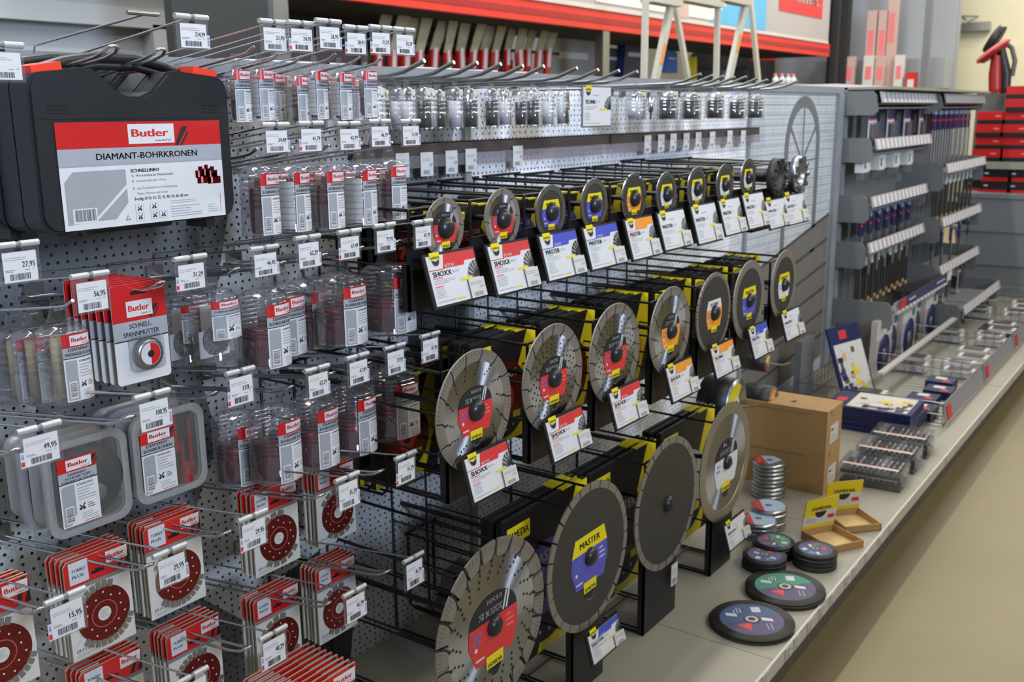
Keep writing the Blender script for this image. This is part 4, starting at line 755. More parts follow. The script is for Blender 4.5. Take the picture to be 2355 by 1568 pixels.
    if kind in ('cupb', 'cups'): continue
    ztp = c.z+R*{1: .35, 2: .62, 3: .55}[row]; hp = min(wpk*1.05, ztp-rbot-.005); zc = ztp-hp/2
    pc = {'red': 'label_red', 'blue': 'violet', 'orange': 'orange', 'white': 'lightgrey', None: 'hub'}[dcol]
    for k in range(n):
        if rc_[row] == 1: continue
        y = Y+.07+k*(.022+.004*(k % 2))+(.06 if row > 1 else 0)
        proto(('pk', round(wpk, 2), pc), lambda: package(wpk, hp, pc, word or 'MASTER'), (xm-.004*(k % 2), y, zc), 'black and yellow carton in the %s rack, %s row, %s' % (nth, rn, 'front one' if k == 0 else '%s behind the front' % ORD[k-1]), 'carton', 'disc cartons in the racks', (0, 0, 0))
# empty bottom rack at the left of the very large silver disc, and side cage
p = at(935, 1216, YW); q = at(872, 1320, 1.30)
rk = rack(at(960, 1210, YW).x+.01, 1.22, at(985, 1201, YW).z, SH+.05, .10, .02); tag(rk, 'empty black wire rack left of the very large silver disc', 'rack')
# plain boxes of the upper rack row peeking out left of the first disc
for k in range(2):
    proto(('pkbig', 0), lambda: package(.20, .215, 'label_red', 'SHOXX'), (at(935, 985, 1.36).x, 1.36+.045*k, at(935, 985, 1.36).z), 'large black and yellow disc carton left of the large slotted disc, %s' % ('front one' if k == 0 else 'the one behind it'), 'carton', 'large cartons left of the middle rack row', (0, 0, 0))
for k in range(3):
    proto(('pksm', 0), lambda: package(.135, .15, 'label_red', 'SHOXX'), (at(925, 575, 1.38).x, 1.37+.03*k, at(925, 575, 1.38).z), 'small black and yellow carton left of the first upper disc, %s' % ('front one' if k == 0 else '%s behind it' % ORD[k-1]), 'carton', 'small cartons left of the upper rack row', (0, 0, 0))
rk = rack(at(925, 570, 1.37).x, 1.33, at(925, 495, 1.36).z, at(925, 660, 1.36).z, .13, .02); tag(rk, 'black wire rack holding the small cartons left of the first upper disc', 'rack')
rk = rack(at(940, 980, 1.36).x, 1.33, at(925, 850, 1.36).z, at(925, 1110, 1.36).z, .2, .01); tag(rk, 'black wire rack holding the large cartons left of the large slotted disc', 'rack')
# two smaller discs behind, near the cardboard boxes
for i, (px, py, rr, Y, m) in enumerate(((1692, 930, .085, 1.20, 'zinc'), (1778, 920, .05, 1.22, 'blade_grey'), (1766, 835, .035, 1.3, 'blade_grey'))):
    c = at(px, py, Y); d = E_('disc_stack'); b = MB(); b.lathe([(.0001, 0), (rr, 0), (rr, .10), (.0001, .10)], 'black', 'y', 36); b.build('dark_discs', d)
    b = MB(); b.lathe([(.0001, -.001), (rr*.98, -.001), (rr*.98, 0)], m, 'y', 36); b.T = lambda u, v, e: (u, -.0012-e, v)
    b.p2([(rr*.8*math.cos(k*PI/10), rr*.8*math.sin(k*PI/10)) for k in range(3, 10)]+[(0, 0)], 'yellow' if i != 1 else 'orange', .0002); b.p2([(rr*.8*math.cos(k*PI/10), rr*.8*math.sin(k*PI/10)) for k in range(12, 18)]+[(0, 0)], 'red' if i != 1 else 'lightgrey', .0003)
    b.p2([(rr*.3*math.cos(k*PI/10), rr*.3*math.sin(k*PI/10)) for k in range(20)], 'lightgrey', .0004); b.p2([(rr*.15*math.cos(k*PI/10), rr*.15*math.sin(k*PI/10)) for k in range(20)], 'black', .0006); b.build('printed_face', d)
    d.location = c; tag(d, ['wide disc stack hanging between the disc racks and the cardboard boxes', 'black drum-shaped disc stack hanging above the cardboard boxes', 'small disc stack hanging under the last signs of the middle row'][i], 'disc stack')
    t = thing('display_hook', (c.x, YW, c.z), 'single wire hook through the %s hanging disc stack' % ('wide', 'drum-shaped', 'small')[i], 'hook'); b = MB(); D = YW-Y; b.tube([(0, 0, 0), (0, -D-.05, 0), (0, -D-.085, .012)], .0028, 'chrome'); b.build('prong', t); b = MB(); b.box((0, -.004, 0), (.02, .008, .03), 'zinc'); b.build('back_plate', t)
# ------------------------------------------------------------------ upper row: thick single hooks with small tubes
def sam_tube(r, h, dark, wide=False):
    t = E_('hole_saw_tube'); b = MB(); z0 = -.018; prof = [(.0001, z0), (r*.5, z0-.002), (r, z0-.012)]; z = z0-.014
    for i in range(4): prof += [(r, z), (r, z-.005), (r*.93, z-.006), (r*.93, z-.008)]; z -= .009
    prof += [(r, z), (r, -h), (.0001, -h)]; b.lathe(prof, 'clear', 'z', 18, ex=2.6)
    b.prism([(-r*.6, z0), (-r*.4, .006), (r*.4, .006), (r*.6, z0)], -.001, .001, 'blister'); b.build('clear_tube', t)
    T = lambda u, v, e: ((r*1.02+e)*math.sin(u/r-.5), -(r*1.02+e)*math.cos(u/r-.5), -h*.42+v)
    b = MB(); b.T = T; b.q2(0, 0, r*1.5, .020, 'white', .0003, 5); b.T = lambda u, v, e: T(u, v, e); s = .013
    b.p2([(.001, .010), (.001+s, .010), (.001+s, .018), (.001, .018)], 'yellow', .0007); b.p2([(.002, .010), (.0005+s, .010), (.001+s*.5, .003)], 'ink', .0007); b.bars(r*1.0, .004, r*1.4, .014, 'ink', 6, .0007)
    b.build('label', t)
    b = MB(); b.lathe([(.0001, -h+.003), (r*.82, -h+.003), (r*.82, -h*.45), (.0001, -h*.45)], 'hub' if dark else 'lightgrey', 'z', 18); b.build('hole_saw', t)
    b = MB(); b.lathe([(r*.92, -h+.004), (r*.92, -h*.35)], 'paper', 'z', 6, half=(-PI*.2, PI*.15) if dark else (-PI*.5, 0)); b.build('paper_insert', t)
    return t
TIPS = [(976, 139), (1044, 143), (1098, 144), (1152, 147), (1203, 151), (1251, 152), (1327, 156), (1376, 160), (1424, 162), (1466, 164), (1612, 170), (1640, 173), (1665, 175), (1690, 177), (1717, 176), (1743, 180), (1766, 183), (1800, 184), (1835, 186)]
HK = []
for i, (px, py) in enumerate(TIPS):
    o = at(px, py, 1.22); z = o.z-.028; t = thing('single_hook', (o.x, YW, z), 'thick zinc hook with upturned tip, %s from left along the panel top' % ORD[i], 'hook', 'thick hooks along the panel top'); D = YW-1.22
    b = MB(); b.tube([(0, 0, 0), (0, -D+.09, .004), (0, -D+.05, .010), (0, -D, .028)], .0042, 'zinc', 10); b.build('prong', t); b = MB(); b.box((0, -.004, -.002), (.03, .008, .04), 'zinc'); b.build('back_plate', t); HK.append((o.x, z))
ST = [(0, 'd', 1.42), (0, 'l', 1.34), (0, 'l', 1.50), (1, 'l', 1.34), (1, 'd', 1.41), (2, 'd', 1.36), (2, 'l', 1.43), (3, 'l', 1.34), (3, 'l', 1.41), (4, 'd', 1.36), (4, 'd', 1.45), (5, 'd', 1.36), (6, 'd', 1.34), (6, 'l', 1.42), (7, 'l', 1.36), (7, 'd', 1.44), (8, 'l', 1.38)]
for i, (k, m, Y) in enumerate(ST):
    proto('st'+m, lambda: sam_tube(.0165, .103, m == 'd'), (HK[k][0], Y, HK[k][1]+.004), 'slim clear tube with %s hole saw on the top hooks, %s from left' % ('black' if m == 'd' else 'pale', ORD[i]), 'hole saw tube', 'slim tubes on the top hooks', (0, 0, random.uniform(-.2, .2)))
for i, (k, Y, m) in enumerate(((10, 1.32, 'd'), (10, 1.42, 'l'), (11, 1.36, 'd'), (12, 1.32, 'd'), (13, 1.36, 'd'), (14, 1.32, 'd'), (15, 1.36, 'd'), (16, 1.32, 'd'), (17, 1.31, 'd'))):
    proto('sw'+m, lambda: sam_tube(.028, .098, m == 'd'), (HK[k][0], Y, HK[k][1]+.004), 'wide clear tube with dark hole saw right of the white sign, %s from left' % ORD[i], 'hole saw tube', 'wide tubes on the top hooks', (0, 0, 0))
# small chromed cutters on hooks behind
for i, (px, py) in enumerate(((1078, 218), (1160, 218), (1304, 215), (1467, 222), (1497, 222), (1524, 224))):
    Y = 1.5; c = at(px, py, Y); t = thing('chrome_cutter', c, 'small chromed cutter on backing strip near the panel top, %s from left' % ORD[i], 'cutter', 'chromed cutters near the panel top')
    b = MB(); b.lathe([(.0001, 0), (.008, 0), (.008, -.045), (.003, -.05), (.003, -.07), (.0001, -.07)], 'chrome', 'z', 14); b.tube([(0, 0, 0), (0, 0, .02)], .003, 'chrome'); b.build('cutter', t)
    b = MB(); b.tube([(0, 0, .018), (0, YW-Y, .018)], .002, 'chrome'); b.build('peg', t)
# white sign between the top hooks
p = at(1342, 200, 1.3); q = at(1405, 205, 1.3); w = q.x-p.x; h = p.z-at(1342, 290, 1.3).z
s = sign_card(w, h, 'white', 'PLUS', 'TECHNIC', 'P1', False); s.location = ((p.x+q.x)/2, 1.3, p.z); tag(s, 'white product sign hanging between the two groups of top hooks', 'sign')
b = MB(); b.bx(-w/2-.004, w/2+.004, .0016, .004, -h-.004, .004, 'bracket'); b.build('sign_frame', s); b = MB(); b.tube([(0, .003, -.003), (0, YW-1.3, -.003)], .003, 'zinc'); b.build('arm', s)
# brown price rail with clear flap across the panel
for i, (x0, x1) in enumerate(((1.62, 2.735), (2.745, 3.95))):
    t = thing('panel_price_rail', (x0, YW-.03, 1.404), 'brown price rail with clear flap on the %s half of the perforated panel' % ('near', 'far')[i], 'price rail', 'brown price rails')
    b = MB(); b.bx(0, x1-x0, 0, .004, -.010, .018, 'brown'); b.bx(0, x1-x0, .0, .03, .016, .018, 'brown'); b.build('strip', t); b = MB(); b.bx(0, x1-x0, -.004, -.003, -.040, -.0105, 'flap'); b.build('flap', t)
for i, (px, py) in enumerate(((925, 352), (981, 350), (1038, 346), (1083, 342), (1191, 335), (1490, 311), (1521, 309), (1549, 307), (1579, 306), (1607, 304), (1639, 303), (1679, 300), (1710, 300))):
    p = at(px, py, YW-.036); b = MB(); w, h = .046, .056; b.bx(-w/2, w/2, 0, .0008, -h, 0, 'white'); b.T = lambda u, v, e: (-w/2+u, -e, -h+v); b.lines(.12*w, .62*h, .8*w, .76*h, 2, 'faint'); b.bars(.2*w, .08*h, .72*w, .26*h, 'faint', 12); b.text('3,9', .92*w, .42*h, .12*h, 'midgrey', .0007, 'r')
    o = b.build('price_label', None, (p.x, YW-.0365, min(p.z, 1.421))); tag(o, 'white price label in the brown rail on the panel, %s from left' % ORD[i], 'label', 'labels in the brown panel rail')
# ------------------------------------------------------------------ goods lying on the base shelf
def cyl_stack(name, r, n, th, mats, top, gap=.0):
    t = E_(name)
    for k in range(n):
        b = MB(); b.lathe([(.0001, k*th), (r, k*th), (r, (k+1)*th-gap), (.0001, (k+1)*th-gap)], mats[k % len(mats)], 'z', 40); o = b.build('disc', t, (random.uniform(-.002, .002), random.uniform(-.002, .002), 0)) if k else b.build('disc', t)
    b = MB(); z = n*th+.0003; b.T = lambda u, v, e: (u, v, z+e)
    top(b, r); b.build('printed_top', t); return t
def circ(b, r, m, e, a0=0, a1=2*PI, n=32, cx=0, cy=0): b.p2([(cx+r*math.cos(a0+(a1-a0)*k/n), cy+r*math.sin(a0+(a1-a0)*k/n)) for k in range(n+1 if a1-a0 < 6.2 else n)], m, e)
def flat_top(half):
    def f(b, r):
        circ(b, r*.76, 'purple', .0003); circ(b, r*.76, half, .0005, -1.2, 1.9)
        b.p2([(-.55*r, .10*r), (-.28*r, .42*r), (-.20*r, .06*r)], 'label_red', .0008)
        for k, (u, v) in enumerate(((.12, .32), (-.12, -.50))): b.p2([(u*r, v*r), ((u+.14)*r, v*r), ((u+.20)*r, (v+.26)*r), ((u+.06)*r, (v+.26)*r)], 'lightgrey', .0008)
        b.q2(.34*r, -.30*r, .60*r, -.08*r, 'lightgrey', .0008); b.lines(.30*r, .16*r, .55*r, .40*r, 3, 'lightgrey', .0008); b.lines(-.5*r, -.45*r, -.2*r, -.25*r, 2, 'faint', .0008)
        circ(b, r*.20, 'blade_black', .0010); circ(b, r*.155, 'silverlid', .0012); circ(b, r*.085, 'black', .0014)
    return f
def lid_top(a_, c_):
    def f(b, r):
        circ(b, r*.93, a_, .0003); circ(b, r*.93, c_, .0005, .6, 2.9); b.p2([(-.8*r, .05*r), (.7*r, .5*r), (.75*r, -.3*r), (.1*r, -.75*r)], 'pale_blue', .0007); b.text('ROXX', -.45*r, .52*r, .2*r, 'white', .001); circ(b, r*.2, 'silverlid', .0010)
    return f
G = 'goods on the base shelf'
d1 = atz(1729, 1420, SH+.02); o = cyl_stack('cutting_disc_pile', .107, 3, .005, ['blade_black'], flat_top('print_blue')); o.location = (d1.x, d1.y, SH); o.rotation_euler = (0, 0, .6); tag(o, 'large flat blue and purple printed disc pile lying nearest on the base shelf', 'disc pile', G)
d2 = atz(1809, 1348, SH+.02); o = cyl_stack('cutting_disc_pile', .107, 3, .006, ['blade_black'], flat_top('green')); o.location = (d2.x, d2.y+.004, SH); o.rotation_euler = (0, 0, .5); tag(o, 'large flat green and purple printed disc pile lying on the base shelf', 'disc pile', G)
for (px, py, n, m, r, lab) in ((1758, 1275, 6, 'print_blue', .0625, 'small wrapped pile of discs with blue top left of the green disc'), (1780, 1243, 7, 'green', .0625, 'small wrapped pile of discs with green and purple top behind the blue one'), (1875, 1262, 8, 'print_blue', .0625, 'small wrapped pile of discs with violet top in front of the open cartons')):
    q = atz(px, py, SH+n*.006); o = cyl_stack('wrapped_disc_pile', r, n, .006, ['black', 'blade_black'], flat_top(m)); o.location = (q.x, q.y, SH); o.rotation_euler = (0, 0, px*.37); tag(o, lab, 'disc pile', G)
for (px, py, n, a_, c_, lab) in ((1744, 1192, 4, 'pale_blue', 'red', 'pile of flat tins with red and pale blue lid at the rack foot'), (1768, 1162, 5, 'pale_blue', 'red', 'pile of flat tins with pale blue triangle lid behind the first tin pile'), (1770, 1058, 9, 'silverlid', 'red', 'tall pile of silver tins beside the cardboard boxes')):
    q = atz(px, py, SH+n*.014); o = cyl_stack('tin_pile', .056, n, .014, ['silverlid', 'zinc'], lid_top(a_, c_), .002); o.location = (q.x, q.y, SH); o.rotation_euler = (0, 0, .4); tag(o, lab, 'tin pile', G)
# cardboard boxes
e0 = atz(1892, 1140, SH); e1 = atz(1943, 1093, SH); e2 = atz(1738, 1085, SH)
def cbox(w, d, h, name='cardboard_box'):
    t = E_(name); b = MB(); b.bx(0, w, 0, d, 0, h-.002, 'carton'); b.build('body', t)
    b = MB(); b.bx(-.001, w+.001, -.001, d+.001, h-.003, h, 'carton'); b.bx(w*.25, w*.75, -.0025, -.001, h-.02, h, 'carton'); b.bx(-.0025, -.001, d*.15, d*.8, h-.016, h, 'carton'); b.build('lid', t)
    return t
bw = 0.20; bd = .36; bh = .155
for k in range(2):
    o = proto('cb', lambda: cbox(.16, .40, .150), (e0.x-.0, e0.y+.0, SH+k*.150), 'plain brown cardboard box beside the tin piles, %s of two' % ('lower' if k == 0 else 'upper'), 'cardboard box', 'two stacked cardboard boxes', (0, 0, 0))
for k in range(2):
    p = Vector((e0.x+.035, e0.y-.0016, SH+k*.150+.025)); b = MB(); b.bx(0, .085, 0, .001, 0, .065, 'paper'); b.T = lambda u, v, e: (u, -e, v); b.lines(.008, .008, .07, .032, 3); b.q2(.01, .045, .035, .052, 'ink', .0005); o = b.build('address_label', None, p); o['tmp'] = 1
    par = [x for x in bpy.data.objects if x.name.startswith('cardboard_box') and abs(x.location.z-(SH+k*.150)) < .01][0]; o.parent = par; o.location = p-par.location; del o['tmp']
# open display cartons with yellow printed lids
def dcarton():
    t = E_('open_carton'); w, d, h = .125, .135, .024; b = MB()
    b.bx(0, w, -d, 0, 0, .002, 'carton_in'); b.bx(0, w, -.003, 0, 0, h, 'carton'); b.bx(0, w, -d, -d+.003, 0, h, 'carton'); b.bx(0, .003, -d, 0, 0, h, 'carton'); b.bx(w-.003, w, -d, 0, 0, h, 'carton'); b.build('tray', t)
    hh = .105; rot = Matrix.Rotation(.18, 3, 'X'); b = MB(); b.box(rot @ Vector((w/2, .0012, hh/2))+Vector((0, 0, h)), (w, .0022, hh), 'carton', rot)
    o = b.build('lid', t); b = MB(); b.T = lambda u, v, e: tuple(rot @ Vector((u, -e-.0004, v))+Vector((0, 0, h)))
    b.q2(0, 0, w, hh, 'white', .0); b.q2(0, .060, w, hh, 'yellow', .0003); b.q2(.0, 0, w, .013, 'yellow', .0003); b.q2(0, .045, w*.35, .06, 'yellow', .0004)
    b.p2([(w*.5+.03*math.cos(k*PI/12), .078+.02*math.sin(k*PI/12)) for k in range(13)], 'ladder_orange' if 0 else 'yellow', .0005)
    b.text('SAMEDIA', w*.5, .064, .012, 'ink', .0008, 'c', w=w*.6, bold=.03); b.p2([(w*.5+.022*math.cos(PI+k*PI/10), .058+.022*math.sin(PI+k*PI/10)) for k in range(11)], 'ink', .0007); b.q2(w*.75, .028, w*.95, .042, 'label_red', .0007); b.lines(w*.1, .02, w*.4, .04, 3)
    b.build('print', o); return t
q = atz(1842, 1236, SH); proto('dc', dcarton, (q.x, q.y, SH), 'open brown carton with upright yellow lid, the nearer of two', 'open carton', 'open display cartons', (0, 0, -.55))
q = atz(1893, 1190, SH); proto('dc', None, (q.x, q.y, SH), 'open brown carton with upright yellow lid, the farther of two', 'open carton', 'open display cartons', (0, 0, -.75))
q = atz(1795, 1215, SH); b = MB(); b.bx(0, .05, 0, .07, 0, .002, 'paper'); b.T = lambda u, v, e: (u, v, .0022+e); b.lines(.008, .01, .04, .05, 4); o = b.build('shelf_ticket', None, (q.x, q.y, SH)); tag(o, 'loose pale ticket lying between the tin piles and the yellow lids', 'ticket')
# clear assortment cases of bits
def bit_case():
    t = E_('bit_set_case'); b = MB(); w, d, h = .15, .21, .038; b.bx(0, w, 0, d, 0, h, 'clear'); b.build('clear_case', t)
    b = MB(); b.bx(.004, w-.004, .004, d-.004, .002, .014, 'black'); b.bx(w*.2, w*.8, -.003, .001, .008, .018, 'silverlid'); b.build('tray', t)
    b = MB(); r = random.Random(4)
    for i in range(3):
        for j in range(9): b.tube([(.016+.045*i, .02+.019*j, .024), (.050+.045*i, .02+.019*j, .024)], r.uniform(.002, .0045), ['zinc', 'silverlid', 'paper', 'brown'][r.randrange(4)], 6)
    o = b.build('bits', t); b = MB(); b.bx(.0, .02, .01, d-.01, h, h+.001, 'paper'); b.bx(.015, .018, .01, d-.01, h+.001, h+.002, 'red'); b.build('label', t); return t
k = 0
for (px, py, lv) in ((1955, 1112, 0), (1955, 1112, 1), (1992, 1072, 0), (1992, 1072, 1), (2025, 1038, 0), (2025, 1038, 1)):
    q = atz(px, py, SH); proto('bit', bit_case, (q.x+.0, q.y-.17, SH+.0392*lv), 'clear case with rows of metal bits beyond the cardboard boxes, %s from the near end' % ORD[k], 'bit set', 'clear bit cases on the base shelf', (0, 0, .05)); k += 1
# blue printed folders: a lying pile and two standing against the panel
def folder():
    t = E_('blue_folder'); b = MB(); b.bx(0, .26, 0, .34, 0, .010, 'navy'); b.build('folder', t); b = MB(); b.bx(.02, .25, .02, .26, .010, .0105, 'paper'); b.T = lambda u, v, e: (u, v, .0106+e); r = random.Random(9)
    for i in range(26): u, v = r.uniform(.02, .20), r.uniform(.02, .22); b.q2(u, v, u+r.uniform(.02, .045), v+r.uniform(.012, .035), ['blade_grey', 'navy', 'tan', 'yellow', 'purple', 'lightgrey'][i % 6], .0002+.00005*i)
    b.q2(.08, .28, .14, .32, 'label_red', .0004); b.build('picture', t); return t
q = atz(1945, 1005, SH)
for i in range(9): proto('fol', folder, (q.x+.10+random.uniform(-.003, .003), q.y-.22, SH+.0112*i), 'dark blue folder in the pile behind the bit cases, %s from the bottom' % ORD[i], 'folder', 'blue folders in a pile', (0, 0, random.uniform(-.04, .04)))
q = at(1905, 905, 1.56); o = proto('fol', None, (at(1868, 940, 1.38).x, 1.40, SH+.06), 'blue folder standing upright against the panel foot', 'folder', None, (PI/2-.2, 0, 0)); o.location = (at(1915, 950, 1.35).x-.02, 1.30, SH); o.rotation_euler = (PI/2-.35, 0, -.25)
b = MB(); b.bx(0, .17, 0, .03, 0, .28, 'bracket'); o = b.build('grey_board', None, (at(1850, 930, 1.45).x-.02, 1.47, SH)); tag(o, 'thin grey board standing behind the upright blue folder', 'board')
# ------------------------------------------------------------------ far bays of the same run: grey side brackets, price rails, hanging packs, wire baskets
XB = 5.06
def bracket(x, z0, z1, yf, label, thick=.012):
    b = MB(); r = .02; P = [(YW, z0), (yf+r, z0), (yf, z0+r), (yf+.012, z1-r), (yf+.03, z1), (YW, z1)]
    n = len(P); vs = [(x-thick/2, y, z) for y, z in P]+[(x+thick/2, y, z) for y, z in P]
    b.add([(a-x, b_-YW, c) for a, b_, c in vs], [tuple(range(n)), tuple(reversed(range(n, 2*n)))]+[(i, i+n, (i+1) % n+n, (i+1) % n) for i in range(n)], 'bracket'); o = b.build('side_bracket', None, (x, YW, 0)); return tag(o, label, 'bracket', 'grey side brackets of the far bays')
g2 = thing('display_gondola', (5.09, YW, 0), 'farther grey shelving bay holding brackets and rails beyond the mural panel', 'shelving')
b = MB(); b.bx(0, 2.36, 0, .02, SH, TOP, 'bracket'); b.build('back_panel', g2)
b = MB(); b.bx(.0, 2.3, -.25, .4, TOP-.012, TOP, 'shelf'); b.build('top_board', g2)
for x0, x1 in ((0, 1.13), (1.135, 2.36)):
    b = MB(); b.bx(x0, x1, -.845, 0, SH-.03, SH, 'shelf'); b.build('base_shelf', g2)
b = MB(); b.bx(0, 2.36, -.851, -.845, SH-.035, SH+.004, 'rail_strip'); b.bx(0, 2.36, -.853, -.849, SH-.07, SH-.035, 'plinth'); b.build('price_rail', g2)
b = MB(); b.bx(0, 2.36, -.785, -.77, 0, SH-.03, 'plinth'); b.build('kick_plate', g2)
for x in (.02, 1.13, 2.34): b = MB(); b.bx(x-.02, x+.02, -.02, .03, 0, TOP, 'frame_grey'); b.build('upright_post', g2)
def rail(x0, x1, yf, z, h, label, dark=False):
    t = thing('price_rail', (x0, yf, z), label, 'price rail', 'price rails of the far bays'); b = MB(); L = x1-x0; b.box((L/2, 0, 0), (L, .006, h), 'frame_grey' if dark else 'strip_clear', Matrix.Rotation(-.25, 3, 'X')); b.build('strip', t)
    b = MB(); n = int(L/.075)
    for i in range(n):
        if dark: continue
        b = MB(); b.box((.04+i*.075, -.0045, 0), (.038, .002, h*.86), 'rail_white', Matrix.Rotation(-.25, 3, 'X')); b.build('insert', t)
    return t
def hangpack(kind):
    t = E_('hanging_pack')
    if kind == 'blister':
        b = MB(); b.bx(-.04, .04, 0, .002, -.20, 0, 'lightgrey'); b.bx(-.04, .04, -.001, 0, -.045, 0, 'navy'); b.bx(-.03, .03, -.001, 0, -.052, -.045, 'label_red'); b.build('card', t); b = MB(); b.bx(-.028, .028, -.02, -.001, -.18, -.06, 'clear'); b.tube([(0, -.01, -.17), (0, -.01, -.07)], .012, 'brown'); b.build('tool', t)
    elif kind == 'blade':
        b = MB(); b.bx(-.028, .028, 0, .004, -.12, 0, 'navy'); b.bx(-.02, .02, -.001, 0, -.03, -.008, 'pale_blue'); b.bx(-.02, .01, -.001, 0, -.07, -.06, 'label_red'); b.build('card', t); b = MB(); b.tube([(0, -.004, -.12), (0, -.004, -.33)], .006, 'silverlid', 8); b.build('tool', t)
    elif kind == 'dark':
        b = MB(); b.bx(-.02, .02, 0, .003, -.05, 0, 'lightgrey'); b.build('card', t); b = MB(); b.tube([(0, -.004, -.05), (0, -.004, -.24)], .007, 'blade_black', 8); b.tube([(0, -.004, -.24), (0, -.004, -.26)], .009, 'tan', 8); b.build('tool', t)
    elif kind == 'white':
        b = MB(); b.bx(-.05, .05, 0, .04, -.08, 0, 'white'); b.bx(-.03, .0, -.001, 0, -.06, -.02, 'green'); b.build('card', t); b = MB(); b.bx(-.04, .04, 0, .03, -.12, -.08, 'clear'); b.build('tool', t)
    elif kind == 'disc':
        b = MB(); b.bx(-.14, .14, 0, .03, -.32, 0, 'blister' if 0 else 'strip_clear'); b.bx(-.14, .14, -.001, 0, -.10, -.0, 'paper'); b.bx(.04, .10, -.002, 0, -.08, -.04, 'green'); b.bx(-.14, .14, -.002, .03, -.325, -.32, 'label_red'); b.build('card', t); b = MB(); b.lathe([(.0001, -.004), (.105, -.004), (.105, 0)], 'navy', 'y', 36, (0, 0, -.19)); b.lathe([(.0001, -.006), (.032, -.006), (.032, -.004)], 'silverlid', 'y', 24, (0, 0, -.19)); b.build('tool', t)
    return t
RN = ['top', 'second', 'third', 'fourth', 'lowest']
hp_n = 0
X1, X2, X3 = 5.06, 6.20, 7.35
# bay, x0, x1, z top, z bottom, front y, kind, count, bare rail
def zat(px, py, X): return atx(px, py, X).z
LEV = [(0, X1, X2, 1.575, 1.575-.115, 1.42, 'blister', 7, 'top'), (0, X1, X2, zat(2015, 318, X1), zat(2015, 375, X1), 1.43, 'white', 8, 'second'), (0, X1, X2, zat(2010, 452, X1), zat(2010, 515, X1), 1.43, 'blade', 14, 'third'), (0, X1, X2, zat(2010, 560, X1), zat(2010, 622, X1), 1.43, 'dark', 18, 'fourth'), (0, X1, X2, zat(2088, 702, X1), zat(2088, 762, X1), 1.28, 'disc', 5, 'lowest'),
       (1, X2, X3, 1.575, 1.575-.10, 1.38, 'blade', 16, 'top'), (1, X2, X3, zat(2145, 375, X2), zat(2145, 440, X2), 1.34, 'dark', 18, 'second'), (1, X2, X3, zat(2150, 500, X2), zat(2150, 560, X2), 1.34, 'blade', 9, 'third'), (1, X2, X3, zat(2155, 612, X2), zat(2155, 680, X2), 1.33, 'blister', 6, 'fourth'), (1, X2, X3, zat(2225, 705, X2), zat(2225, 760, X2), 1.18, 'dark', 9, 'lowest')]
for (bi, x0, x1, zz1, zz0, yf, kinds, n, lev) in LEV:
    bn_ = ('near', 'far')[bi]
    bracket(x0+.012, zz0, zz1, yf, 'grey side bracket at the near side of the %s outer bay, %s level' % (bn_, lev)); bracket(x1-.012, zz0, zz1, yf, 'grey side bracket at the far side of the %s outer bay, %s level' % (bn_, lev))
    if bi == 0 and lev == 'fourth': pass
    rl = rail(x0+.02, x1-.02, yf-.008, zz1-.03, .055 if kinds != 'disc' else .06, 'tilted price rail, %s level of the %s outer bay' % (lev, bn_), lev == 'top' and bi == 1)
    b = MB(); b.tube([(0, .03, -.03), (x1-x0-.04, .03, -.03)], .006, 'zinc', 8); b.build('cross_bar', rl)
    if kinds != 'disc': b = MB(); b.bx(0, x1-x0-.04, .03, YW-yf-.03, -.055, -.048, 'frame_grey'); b.build('tray', rl)
    for k in range(n):
        x = x0+.08+(x1-x0-.16)*k/max(1, n-1); y = yf+.05+.03*(k % 2)
        proto('hp'+kinds, lambda: hangpack(kinds), (x, y, zz1-.09), '%s, %s level of the %s outer bay, %s from the near side' % ({'blister': 'slim pack', 'blade': 'long blade', 'dark': 'long dark drill', 'white': 'white box', 'disc': 'large disc pack'}[kinds], lev, bn_, ORD[k]), 'hanging pack', 'packs hanging in the outer bays', (0, 0, 0)); hp_n += 1
# blue and red printed strip on the lowest near rail
z = zat(2088, 702, XB); yf = 1.28
b = MB(); b.T = lambda u, v, e: (u, -e, v); b.bx(0, 1.1, 0, .004, 0, .05, 'purple'); b.bx(0, .10, -.001, 0, 0, .05, 'label_red'); b.text('HELLER', .18, .016, .02, 'white', .001) if 0 else b.lines(.16, .012, .30, .04, 1, 'lightgrey', .001); b.lines(.75, .012, .95, .04, 1, 'lightgrey', .001); b.bx(1.0, 1.1, -.001, 0, 0, .05, 'white'); o = b.build('printed_strip', None, (XB+.02, yf-.03, z-.03)); tag(o, 'blue and red printed strip on the lowest rail of the near far bay', 'strip')
# wire baskets on the base shelf
def basket(w, d, h, kind):
    t = E_('wire_basket'); b = MB(); r = .0022
    for z in (0.004, h*.5, h): b.tube([(0, 0, z), (w, 0, z), (w, d, z), (0, d, z), (0, 0, z)], r, 'zinc', 6)
    n = 14
    for k in range(n+1):
        x = w*k/n; b.tube([(x, 0, 0.002), (x, 0, h)], r*.7, 'zinc', 5); b.tube([(x, 0, 0.003), (x, d, 0.003)], r*.7, 'zinc', 5); b.tube([(x, d, 0), (x, d, h)], r*.7, 'zinc', 5)
        y = d*k/n; b.tube([(0, y, 0.002), (0, y, h)], r*.7, 'zinc', 5); b.tube([(w, y, 0.002), (w, y, h)], r*.7, 'zinc', 5)
    b.build('wire_mesh', t); b = MB(); b.box((w/2, -.006, h*.55), (w, .008, h*.8), 'frame_grey', Matrix.Rotation(-.2, 3, 'X')); b.box((.06, -.013, h*.55), (.07, .003, h*.6), 'label_red', Matrix.Rotation(-.2, 3, 'X')); b.build('front_rail', t)
    b = MB(); r = random.Random(kind)
    b.build('front_plate', t) if 0 else None
    return t
bk_x = []
